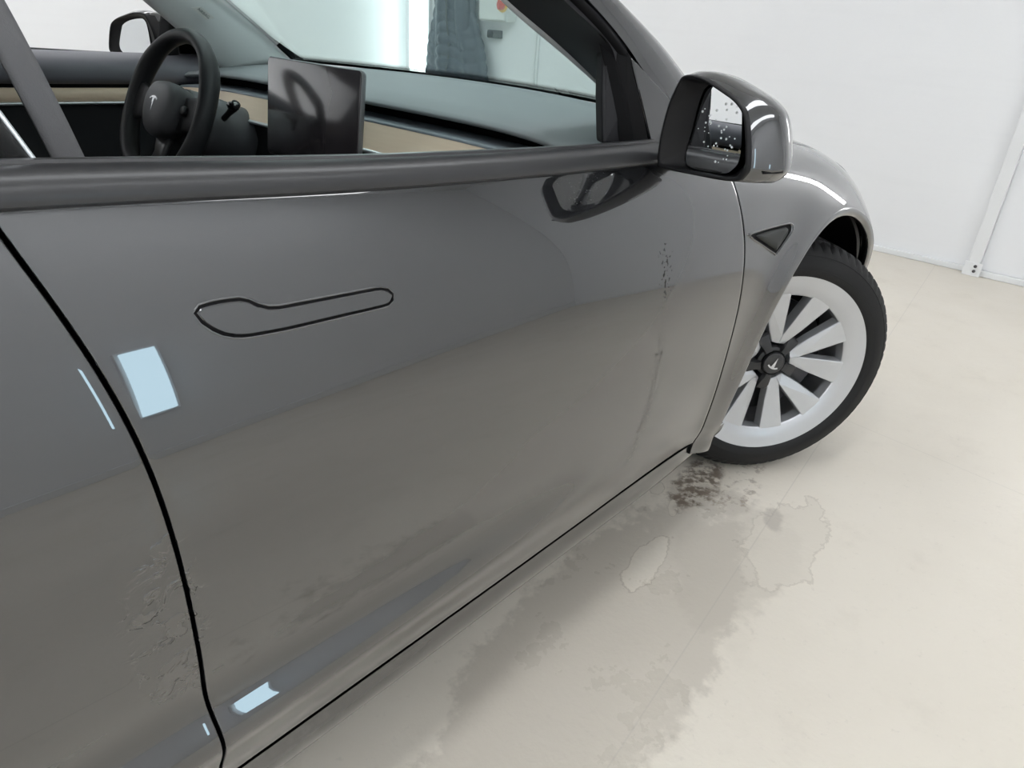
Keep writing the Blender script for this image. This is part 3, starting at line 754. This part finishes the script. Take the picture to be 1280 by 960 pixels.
def door_mirror(sg):
    fl = lambda v: Vector((v[0], v[1]*(-sg), v[2]))
    N = 72
    fr = [Vector(q) for q in smooth_closed(FR, N)]; c0 = sum(fr, Vector())/N
    ax = Vector((math.cos(math.radians(20)), -math.sin(math.radians(20)), 0))     # out of the mirror's back
    def ring(k, d, up=0., out=0.): return [fl(c0+(q-c0)*k+ax*d+Vector((0, -out, up))) for q in fr]
    # painted cap: swells, then closes towards the front
    cap = [ring(1.0, .001), ring(1.035, .010, .002, .005), ring(1.05, .026, .002, .008), ring(1.04, .05, 0, .008), ring(.99, .075, -.002, .002), ring(.86, .098, -.005, -.002), ring(.64, .115, -.009, -.006), ring(.36, .125, -.012, -.01), ring(.1, .128, -.014, -.012)]
    o = mesh('door_mirror', *rings(cap, False, True), PAINT, CAR)
    o.data.materials.append(BLACK)
    for pl_ in o.data.polygons:
        cz_ = pl_.center
        if (abs(cz_.y) < .885) or (cz_.z < .938 and cz_.x < -.735): pl_.material_index = 1
    # black surround with a lip and a recess
    fr_r = [ring(1.0, .0015), ring(1.0, -.003), ring(.985, -.0055), ring(.95, -.0060), ring(.92, -.003)]
    mesh('mirror_surround', *rings(fr_r, False, False), BLACK, o)
    N2 = N; gl = [Vector(q) for q in smooth_closed(GL, N2)]
    if sg > 0: gl = [Vector((q.x-.004*0, -.945+(q.y+.945)*.80+.010, 1+(q.z-1)*.94)) for q in gl]
    g0 = sum(gl, Vector())/N2
    tog = [fl(g0+(q-g0)*1.045) for q in gl]
    a_out = ring(.92, -.003)
    # align outlines by angle before lofting
    def ang(v, c): return math.atan2(v.z-c.z, (v.y-c.y))
    cc = fl(g0); a_s = sorted(a_out, key=lambda v: ang(v, cc)); g_s = sorted(tog, key=lambda v: ang(v, cc))
    mesh('mirror_recess', *rings([a_s, [a.lerp(g, .5)+fl(Vector((0, 0, 0)))+Vector((.006, 0, 0)) for a, g in zip(a_s, g_s)], [g+Vector((.006, 0, 0)) for g in g_s]], False, False), BLACK, o)
    tl_ = math.radians(4.5); yw_ = math.radians(-5)
    def aim(q):
        d = q-g0; d = Matrix.Rotation(yw_, 3, 'Z') @ d; return g0+Vector((d.x+d.z*math.tan(tl_), d.y, d.z))
    gl = [aim(q) for q in gl]
    gz = [fl(q) for q in gl]
    mesh('mirror_glass', *rings([[q+Vector((.004, 0, 0)) for q in gz], gz]), MIRROR, o, smooth=False)
    mesh('cap_seam', *tube([ring(1.072, d, .001, .004)[int(N*.40)]+Vector((0, 0, 0)) for d in (.012, .022, .03, .04, .05)], .0014, 6), SEAL_GAP, o)
    # arm to the door
    arm = []
    for k, (x, y, z, hx, hz) in enumerate(((-.700, .825, .935, .050, .014), (-.705, .850, .938, .046, .014), (-.718, .872, .945, .040, .017), (-.725, .90, .955, .036, .022), (-.728, .93, .96, .030, .024))):
        arm.append([(x+hx*math.cos(a), sg*y, z+hz*math.sin(a)) for a in np.linspace(0, 2*math.pi, 24, endpoint=False)])
    mesh('mirror_arm', *rings(arm), BLACK, o)
    if sg < 0:   # rain beads on the glass
        nrm = Vector((-math.cos(math.radians(22)), math.sin(math.radians(22)), 0)); sx = Vector((-math.sin(math.radians(22)), -math.cos(math.radians(22)), 0)); P = []
        rnd = random.Random(3)
        for _ in range(46):
            u = rnd.uniform(-.05, .045); w = rnd.uniform(-.048, .012) if rnd.random() < .8 else rnd.uniform(0, .045)
            r = rnd.uniform(.0008, .0020); c = aim(g0+sx*u+Vector((0, 0, w)))+nrm*.0004
            P.append(rings([[c+nrm*(r*.6*math.sin(b))+(sx*math.cos(a)+Vector((0, 0, 1))*math.sin(a))*r*math.cos(b) for a in np.linspace(0, 2*math.pi, 8, endpoint=False)] for b in (0, .5, 1.0, 1.45)], False, True))
        tag(mesh('water_drops', *merge(*P), WATER, o), kind='stuff')
    return o
door_mirror(-1); door_mirror(1)

# ------------------------------------------------------------------ front wheel, steered to the right
def emblem(M, s):
    """upward-tapering T mark, local xy plane, about 2s tall"""
    bar = [(-1., .62), (-.62, .86), (0, .95), (.62, .86), (1., .62), (.86, .42), (.55, .60), (.30, .66), (0, -1.), (-.30, .66), (-.55, .60), (-.86, .42)]
    lo = [M @ Vector((x*s, y*s, 0)) for x, y in bar]; hi = [M @ Vector((x*s, y*s, .0012)) for x, y in bar]
    V = lo+hi; n = 12; F = [(i, (i+1) % n, n+(i+1) % n, n+i) for i in range(n)]
    # top face split into clean quads and triangles
    for tri in ((0, 1, 11), (1, 10, 11), (1, 2, 10), (2, 9, 10), (2, 3, 6), (3, 4, 5), (3, 5, 6), (2, 6, 7), (2, 7, 9), (7, 8, 9)): F.append(tuple(n+i for i in tri))
    return V, F
def road_wheel(steer, hub, full=True):
    t = Vector((math.cos(steer), -math.sin(steer), 0)); up = Vector((0, 0, 1)); n = Vector((-math.sin(steer), -math.cos(steer), 0))
    M = Matrix.Identity(4)
    for i, v in enumerate((t, up, n)):
        for j in range(3): M[j][i] = v[j]
    M.translation = hub
    W0 = -.0875
    rimp = [(.236, W0-.10), (.232, W0-.05), (.222, W0), (.218, W0+.06), (.226, W0+.085), (.236, .004), (.247, .014), (.2560, .021), (.2620, .0215), (.2640, .017), (.2620, .010), (.246, .002)]
    wheel = mesh('front_wheel', *lathe(rimp, 120, M), SILVER, CAR, angle=60)
    # tyre with cut shoulder blocks and rain grooves
    prof = [(.243, -.092), (.252, -.108), (.266, -.1150), (.280, -.1145), (.298, -.1080), (.313, -.098), (.3235, -.087), (.3310, -.075), (.3340, -.066), (.327, -.064), (.327, -.056), (.335, -.054), (.3355, -.026), (.327, -.024), (.327, -.014), (.3355, -.012), (.3355, .012)]
    prof = prof+[(r, -h) for r, h in prof[::-1]]
    n_a = 288; R = []
    for r, h in prof:
        ring = []
        for k in range(n_a):
            rr = r
            if (k % 4 == 0) and abs(h) >= .064 and r > .312: rr = r-.0075*min(1, (r-.312)/.014)
            if (k % 8 == 2) and .02 < abs(h) < .056 and r > .33: rr = r-.006
            a = 2*math.pi*k/n_a; ring.append(M @ Vector((rr*math.cos(a), rr*math.sin(a), W0+h)))
        R.append(ring)
    ty = mesh('tyre', *rings(R, False, False), RUBBER, wheel, angle=38)
    for r0, w_ in ((.2715, .1150), (.3045, .1040)):
        pr = [(r0-.0020, w_-.0008), (r0, w_+.0012), (r0+.0020, w_-.0018)]
        mesh('sidewall_rib', *lathe([(a, W0+b) for a, b in pr], 96, M), RUBBER, wheel)
    # flat outer ring of the rim
    mesh('rim_ring', *lathe([(.257, .0205), (.249, .0185), (.230, .0135), (.1990, .0060), (.1955, .0020), (.1965, -.030), (.215, -.036)], 120, M), SILVER, wheel, angle=40)
    # ten blade spokes in five pairs
    def spoke_mesh(s):
        cr = [(.052, 0.), (.056, s*20.), (.112, s*26.5), (.2035, s*28.), (.2035, s*9.), (.078, 0.)]
        def pol(r, a, w): a = math.radians(a); return Vector((r*math.cos(a), r*math.sin(a), w))
        ww = lambda r: -.014+.0210*min(1, (r-.05)/.150)
        lean = [0, -.008, -.006, -.001, 0, 0] if s > 0 else [0, -.004, -.003, -.001, 0, 0]
        topr = [pol(r, a, ww(r)+l) for (r, a), l in zip(cr, lean)]; bot = [pol(r, a, ww(r)-.036) for r, a in cr]
        V, F = rings([bot, topr] if s > 0 else [bot[::-1], topr[::-1]])
        me = bpy.data.meshes.new('spoke'); me.from_pydata([tuple(v) for v in V], [], F); me.materials.append(SILVER); me.update(); return me
    for j in range(5):
        for s in (1, -1):
            if j == 0: sm = SPM.setdefault(s, spoke_mesh(s))
            o = link(bpy.data.objects.new('spoke', SPM[s]), wheel)
            o.matrix_local = M @ Matrix.Rotation(math.radians(10+72*j), 4, 'Z')
            md = o.modifiers.new('bevel', 'BEVEL'); md.width = .0025; md.segments = 2; md.limit_method = 'ANGLE'
    # dark hub star, cap and mark
    star = []
    for k in range(60):
        a = 2*math.pi*k/60; d = abs(((math.degrees(a)-46+36) % 72)-36)
        star.append((a, .086 if d < 12 else (.082 if d < 15 else .043)))
    def st(k, w): return [M @ Vector((r*k*math.cos(a), r*k*math.sin(a), w)) for a, r in star]
    mesh('hub_star', *rings([st(1, -.05), st(1, -.022), st(.95, -.0165), st(.55, -.006)], True, True), CAPM, wheel, angle=35)
    mesh('hub_cap', *lathe([(.031, -.012), (.031, -.002), (.0295, .0003), (.026, .0012), (.020, .0018), (.001, .002)], 48, M, True), CAPM, wheel, angle=40)
    mesh('hub_cap_groove', *lathe([(.0350, -.008), (.0346, -.0035), (.0322, -.0035), (.0318, -.009)], 48, M), SEAL_GAP, wheel)
    me = M @ Matrix.Translation((0, 0, .0017)) @ Matrix.Rotation(math.radians(158), 4, 'Z')
    mesh('emblem', *emblem(me, .0165), BADGE, wheel, smooth=False)
    mesh('brake_disc', *lathe([(.085, -.062), (.165, -.062), (.165, -.085), (.085, -.085)], 72, M), DISC, wheel, angle=40)
    mesh('brake_hub', *lathe([(.001, -.040), (.080, -.042), (.085, -.085), (.001, -.085)], 48, M), LINER, wheel, angle=40)
    cal = []
    for a in np.linspace(math.radians(120), math.radians(185), 12):
        cal.append([M @ Vector((r*math.cos(a), r*math.sin(a), w)) for r, w in ((.10, -.045), (.175, -.045), (.185, -.06), (.185, -.10), (.10, -.10))])
    mesh('brake_caliper', *rings(cal), DARKG, wheel, angle=40)
    mesh('barrel_shade', *lathe([(.001, -.16), (.215, -.16)], 48, M), LINER, wheel)
    return wheel
SPM = {}
road_wheel(.665, Vector((0, -.845, .335)))

# ------------------------------------------------------------------ cabin
dash = None
def dtop(y, k):
    xb = base_x(y); e = abs(y)/.69
    P = [(xb+.002, .952), (xb-.012, .9555), (xb-.05, .957), (xb-.065, .9545), (xb-.08, .957), (xb*.55-.72*.45, .959), (xb*.2-.735*.8, .950), (-.742, .9435), (-.7535, .938), (-.757, .933), (-.752, .929), (-.70, .926)][k]
    return (P[0]-.02*e**4, y, P[1]-.018*e**6)
ys = list(np.linspace(-.70, .70, 60))
dash = mesh('dashboard', *grid(dtop, ys, list(range(12))), DASH, CAR)
mesh('air_vent_slot', *grid(lambda y, k: ((-.700, -.700, -.695)[k], y, (.930, .912, .902)[k]), ys, [0, 1, 2]), SEAL_GAP, dash)
mesh('dash_ledge', *grid(lambda y, k: ((-.695, -.745, -.765, -.7705, -.771)[k]-.02*abs(y/.69)**4, y, (.904, .9045, .9035, .901, .897)[k]-.012*abs(y/.69)**6), ys, list(range(5))), mat('ledge_grey', (.20, .225, .25), .35), dash)
mesh('wood_trim', *grid(lambda y, k: ((-.7705, -.779, -.795, -.806)[k]-.02*abs(y/.69)**4, y, (.897, .884, .862, .848)[k]-.012*abs(y/.69)**6), ys, list(range(4))), WOOD, dash)
mesh('metal_strip', *grid(lambda y, k: ((-.806, -.812, -.811, -.80)[k]-.02*abs(y/.69)**4, y, (.848, .845, .840, .838)[k]), ys, list(range(4))), CHROME, dash)
mesh('lower_dash', *grid(lambda y, k: ((-.80, -.80, -.815, -.80, -.72)[k], y, (.838, .80, .74, .66, .50)[k]), ys, list(range(5))), DASHD, dash)
mesh('centre_console', *box(-1.62, -.78, -.12, .12, .22, .56), DASHD, CAR, smooth=False, bevel=.03, seg=3)
mesh('cabin_carpet', *box(-2.6, -.5, -.76, .76, .20, .23), INNER, CAR, smooth=False)
mesh('rear_bulkhead', *box(-2.62, -2.58, -.74, .74, .22, .92), DASHD, CAR, smooth=False)
# touchscreen on its stand
SX, SZ = -.820, 1.005
scr = empty('touchscreen', (0, 0, 0), CAR)
q = math.radians(6); upv = Vector((math.sin(q), 0, math.cos(q))); nrm = Vector((-math.cos(q), 0, math.sin(q))); side = Vector((0, 1, 0))
def scr_ring(w, h, d, r=.010, n=6, cz=-.1075):
    c = Vector((SX, .002, SZ))+upv*cz+nrm*d; out = []
    for (sx_, sy_, a0) in ((1, 1, 0), (-1, 1, 90), (-1, -1, 180), (1, -1, 270)):
        for i in range(n):
            a = math.radians(a0+90*i/(n-1)); out.append(c+side*(sx_*(w/2-r)+r*math.cos(a))+upv*(sy_*(h/2-r)+r*math.sin(a)))
    return out
mesh('screen_body', *rings([scr_ring(.33, .195, -.014), scr_ring(.346, .211, -.010), scr_ring(.350, .215, -.004), scr_ring(.350, .215, .0005), scr_ring(.347, .212, .002)]), mat('screen_body_grey', (.20, .20, .21), .35, .5), scr, angle=50)
mesh('screen_glass', *rings([scr_ring(.3465, .2115, .0018), scr_ring(.3465, .2115, .0030), scr_ring(.345, .210, .0036)]), SCREEN, scr, angle=50)
mesh('screen_icon', *rings([[Vector((SX, -.118, SZ-.045))+nrm*.0039+side*.004*math.cos(a)+upv*.004*math.sin(a) for a in np.linspace(0, 2*math.pi, 12, endpoint=False)], [Vector((SX, -.118, SZ-.045))+nrm*.0043+side*.003*math.cos(a)+upv*.003*math.sin(a) for a in np.linspace(0, 2*math.pi, 12, endpoint=False)]]), mat('icon_blue', (.03, .03, .30), .4), scr)
mesh('screen_stand', *tube([(SX+.02, 0, .90), (-.76, 0, .88), (-.70, 0, .87)], .03, 14), DASHD, scr)
# steering wheel
SWC = Vector((-.985, .37, .872)); ra = math.radians(24)
MS = Matrix.Identity(4)
for i, v in enumerate((Vector((0, -1, 0)), Vector((math.sin(ra), 0, math.cos(ra))), Vector((-math.cos(ra), 0, math.sin(ra))))):
    for j in range(3): MS[j][i] = v[j]
MS.translation = SWC
def rimr(a): return .178*(1-.035*(math.cos(4*a)*.25+.25))
R = []
for k in range(96):
    a = 2*math.pi*k/96; r = rimr(a)-(.012 if math.sin(a) < -.93 else 0); c = Vector((r*math.cos(a), r*math.sin(a), 0)); o_ = Vector((math.cos(a), math.sin(a), 0))
    thick = .0188+.0025*math.exp(-((abs(math.cos(a))-.85)/.15)**2)
    R.append([MS @ (c+o_*math.cos(b)*thick*.88+Vector((0, 0, 1))*math.sin(b)*thick*1.12) for b in np.linspace(0, 2*math.pi, 16, endpoint=False)])
R.append(R[0])
sw = mesh('steering_wheel', *rings(R, False, False), LEATH, CAR)
def sw_spoke(pts, name, material):
    """pts: (x, y, z, half width, half depth) along the spoke in wheel space"""
    R = []
    for i, (x, y, z, hw, hd) in enumerate(pts):
        nx = pts[min(i+1, len(pts)-1)]; pv = pts[max(i-1, 0)]; d = Vector((nx[0]-pv[0], nx[1]-pv[1], 0)).normalized(); s_ = Vector((-d.y, d.x, 0))
        R.append([MS @ (Vector((x, y, z))+s_*hw*math.copysign(abs(math.cos(b))**.6, math.cos(b))+Vector((0, 0, 1))*hd*math.copysign(abs(math.sin(b))**.6, math.sin(b))) for b in np.linspace(0, 2*math.pi, 20, endpoint=False)])
    return mesh(name, *rings(R), material, sw)
sw_spoke([(.045, -.005, -.012, .046, .014), (.085, 0, -.012, .040, .012), (.125, .004, -.008, .040, .011), (.172, .006, 0, .050, .010)], 'wheel_spoke', LEATH)
sw_spoke([(-.045, -.005, -.012, .046, .014), (-.085, 0, -.012, .040, .012), (-.125, .004, -.008, .040, .011), (-.172, .006, 0, .050, .010)], 'wheel_spoke', LEATH)
sw_spoke([(0, -.05, -.012, .036, .012), (0, -.10, -.012, .024, .010), (0, -.165, -.002, .030, .009)], 'wheel_spoke', SATIN)
hubo = [(-.070, .030), (-.045, .056), (0, .062), (.045, .056), (.070, .030), (.070, -.015), (.048, -.055), (0, -.072), (-.048, -.055), (-.070, -.015)]
ho = smooth_closed(hubo, 48)
def hr(k, z): return [MS @ Vector((p_[0]*k, p_[1]*k, z)) for p_ in ho]
mesh('airbag_cover', *rings([hr(.92, -.03), hr(1.0, .0), hr(.99, .016), hr(.93, .025), hr(.75, .032), hr(.4, .036), hr(.1, .037)], True, True), LEATHG, sw)
mesh('emblem', *emblem(MS @ Matrix.Translation((0, .002, .0365)), .018), BADGE, sw, smooth=False)
for s_ in (-1, 1):
    M_ = MS @ Matrix.Translation((s_*.088, .006, .002))
    mesh('scroll_button', *lathe([(.011, -.004), (.011, .006), (.009, .009), (.001, .009)], 20, M_, True), SATIN, sw)
axis = -Vector((-math.cos(ra), 0, math.sin(ra)))
col_ = []
colm = MS.copy()
prof = [(.001, -.028), (.062, -.030), (.066, -.055), (.067, -.085), (.070, -.088), (.072, -.115), (.074, -.15), (.078, -.20), (.085, -.26), (.001, -.262)]
colo = mesh('steering_column', *lathe(prof, 40, MS), LEATHG, CAR, angle=50)
for s_ in (1, -1):
    b0 = MS @ Vector((s_*.055, .020, -.105)); b1 = MS @ Vector((s_*.106, .056, -.098)); b2 = MS @ Vector((s_*.118, .066, -.094))
    mesh('column_stalk', *tube([b0, b0.lerp(b1, .6), b1, b2], [.007, .007, .010, .011], 12), BLACK, colo)
    mesh('stalk_tip', *tube([b1+Vector((0, 0, -.003)), b1+Vector((0, 0, .008)), b1+Vector((0, 0, .014))], [.013, .017, .010], 14), GLOSSB, colo)
# left door seen from inside
ld = front_doors[1]
xs_ = list(np.linspace(-1.64, -.66, 30))
def dl(pr, name, material):
    mesh(name, *grid(lambda x, k: (x, pr[k][0]+.03*max(0, (x+.9)/.24)**2*0, pr[k][1]+(float(zT(x))-.955)*.5), xs_, list(range(len(pr)))), material, ld)
dl([(.800, .975), (.775, .978), (.735, .974), (.708, .962), (.698, .945), (.694, .922), (.700, .908), (.712, .903)], 'sill_vinyl', SILLV)
dl([(.712, .903), (.716, .894)], 'shadow_gap', SEAL_GAP)
dl([(.716, .894), (.705, .893), (.700, .880), (.700, .866), (.704, .862)], 'wood_trim', WOOD)
dl([(.704, .862), (.698, .8615), (.696, .858), (.699, .854), (.708, .853)], 'metal_strip', CHROME)
dl([(.708, .853), (.712, .80), (.712, .70), (.690, .66), (.64, .64), (.64, .60), (.70, .57), (.72, .40), (.74, .26)], 'door_card', DASHD)
rdn = front_doors[0]
mesh('door_card', *grid(lambda x, k: (x, (-.790, -.782, -.76, -.74)[k], (.915, .80, .55, .26)[k]), xs_, [0, 1, 2, 3]), DASHD, rdn)
# front passenger's seat belt
def web(path, w, wd):
    A = [Vector(p)-wd*w/2 for p in path]; B = [Vector(p)+wd*w/2 for p in path]
    return grid(lambda i, t: A[i].lerp(B[i], t), list(range(len(path))), [0, .25, .5, .75, 1])
wd = Vector((.93, .37, .0)).normalized()
bp_ = arc3((-1.700, -.675, 1.33), (-1.598, -.668, 1.12), (-1.515, -.66, .80), 20)
sb = mesh('seat_belt', *web(bp_, .034, wd), WEB, CAR, solid=.0022)
mesh('belt_anchor', *tube([(-1.70, -.69, 1.30), (-1.70, -.67, 1.345), (-1.70, -.66, 1.37)], [.02, .026, .02], 14), DASHD, sb)

# ------------------------------------------------------------------ things on the front wall
def jacket():
    root = empty('jacket', (FX-.01, 3.22, .42))
    def body(u, v):
        # u round the waist 0..1, v bottom->top 0..1
        a = 2*math.pi*u
        z = .42+1.26*v
        half = float(np.interp(z, [.42, .57, .88, 1.10, 1.20, 1.35, 1.50, 1.62, 1.68], [.375, .368, .315, .225, .215, .225, .215, .14, .07]))
        cy = float(np.interp(z, [.42, .57, .88, 1.10, 1.20, 1.5, 1.68], [3.215, 3.217, 3.24, 3.265, 3.265, 3.26, 3.25]))
        dep = float(np.interp(z, [.42, .8, 1.2, 1.5, 1.68], [.085, .085, .075, .08, .05]))
        fold = .020*math.sin(7*a+1.)*(1-.55*v)+.012*math.sin(13*a+2.4)*(1-v)
        q_ = abs(math.sin(math.pi*(z-.42)/.088+.5*math.sin(2*a)))**.6
        puff = .022*(q_-.5)
        return (FX-.018-dep*1.05-(dep+fold+puff)*math.sin(a), cy-(half+puff*.6)*math.cos(a), z+.01*math.sin(5*a))
    mesh('jacket_body', *grid(body, [i/110 for i in range(110)], list(np.linspace(0, 1, 110)), closed_u=True), JACKET, root)
    for s_ in (-1, 1):
        def sleeve(v, u, s_=s_):
            a = 2*math.pi*u; z = 1.52-.90*v; r = .075-.025*v+.006*(abs(math.sin(math.pi*z/.085))**.6)
            return (FX-.13+.02*v+r*.8*math.cos(a)-.03*math.sin(3*v), 3.24+s_*(.12+.06*v-.04*math.sin(math.pi*v))+r*math.sin(a), z)
        mesh('sleeve', *grid(sleeve, list(np.linspace(0, 1, 60)), [i/20 for i in range(21)]), JACKET, root)
    mesh('zip', *tube([(FX-.185-.01*math.sin(k*.8), 3.26+.012*math.sin(k*.9), .44+k*.075) for k in range(16)], .006, 6), DARKG, root)
    mesh('hanging_loop', *tube([(FX-.05, 3.24, 1.66), (FX-.035, 3.24, 1.72), (FX-.02, 3.24, 1.74), (FX-.02, 3.245, 1.66)], .006, 6), DARKG, root)
    for ch in root.children: ch.location = -root.location
    return tag(root, 'dark blue-grey quilted jacket hanging on the wall behind the windscreen', 'jacket')
jacket()
hk = mesh('coat_hook', *tube([(FX, 3.24, 1.78), (FX-.03, 3.24, 1.76), (FX-.045, 3.24, 1.71), (FX-.03, 3.24, 1.70), (FX-.025, 3.24, 1.72)], .007, 10), DISC, None)
tag(hk, 'small metal wall hook above the jacket collar', 'hook')
root = empty('switch_box', (FX, 2.835, 1.065))
mesh('box_body', *box(-.11, 0, -.145, .145, 0, .42), BOXW, root, smooth=False, bevel=.012, seg=3)
mesh('box_lid', *box(-.128, -.111, -.138, .138, .008, .412), BOXW, root, smooth=False, bevel=.008, seg=3)
Mx = Matrix.Translation((-.128, -.112, .115)) @ Matrix.Rotation(-math.pi/2, 4, 'Y')
mesh('switch_plate', *lathe([(.052, 0), (.050, .006), (.046, .008), (.001, .008)], 32, Mx, True), YEL, root)
mesh('switch_knob', *lathe([(.034, .008), (.034, .030), (.030, .036), (.001, .036)], 28, Mx, True), RED, root)
mesh('knob_grip', *box(-.180, -.160, -.120, -.104, .083, .147), RED, root, smooth=False, bevel=.004)
tag(root, 'white electrical box with a red and yellow rotary switch beside the jacket', 'switch')
root = empty('wall_socket', (FX, 2.885, .945))
mesh('socket_body', *box(-.05, 0, -.062, .062, 0, .058), DARKG, root, smooth=False, bevel=.006)
mesh('socket_flap', *box(-.060, -.051, -.010, .055, .006, .052), BLACK, root, smooth=False, bevel=.004)
tag(root, 'small dark grey wall socket below the white electrical box', 'socket')
# airbag lettering on the pillar tag
c, ax_, ay_, nn_ = AIRTAG
fc = bpy.data.curves.new('airbag_lettering', 'FONT'); fc.body = 'AIRBAG'; fc.size = .0110; fc.align_x = 'CENTER'; fc.align_y = 'CENTER'; fc.extrude = .0001
fc.materials.append(DARKG)
tmp = bpy.data.objects.new('lettering', fc); COL.objects.link(tmp); bpy.context.view_layer.update()
tm = bpy.data.meshes.new_from_object(tmp); bpy.data.objects.remove(tmp); tm.name = 'airbag_lettering'
fo = link(bpy.data.objects.new('airbag_lettering', tm), CAR)
X_ = -ax_ if ax_.x < 0 else ax_
Y_ = nn_.cross(X_).normalized(); MM = Matrix.Identity(4)
for i, v in enumerate((X_, Y_, nn_)):
    for j in range(3): MM[j][i] = v[j]
MM.translation = c+nn_*.0016; fo.matrix_local = MM
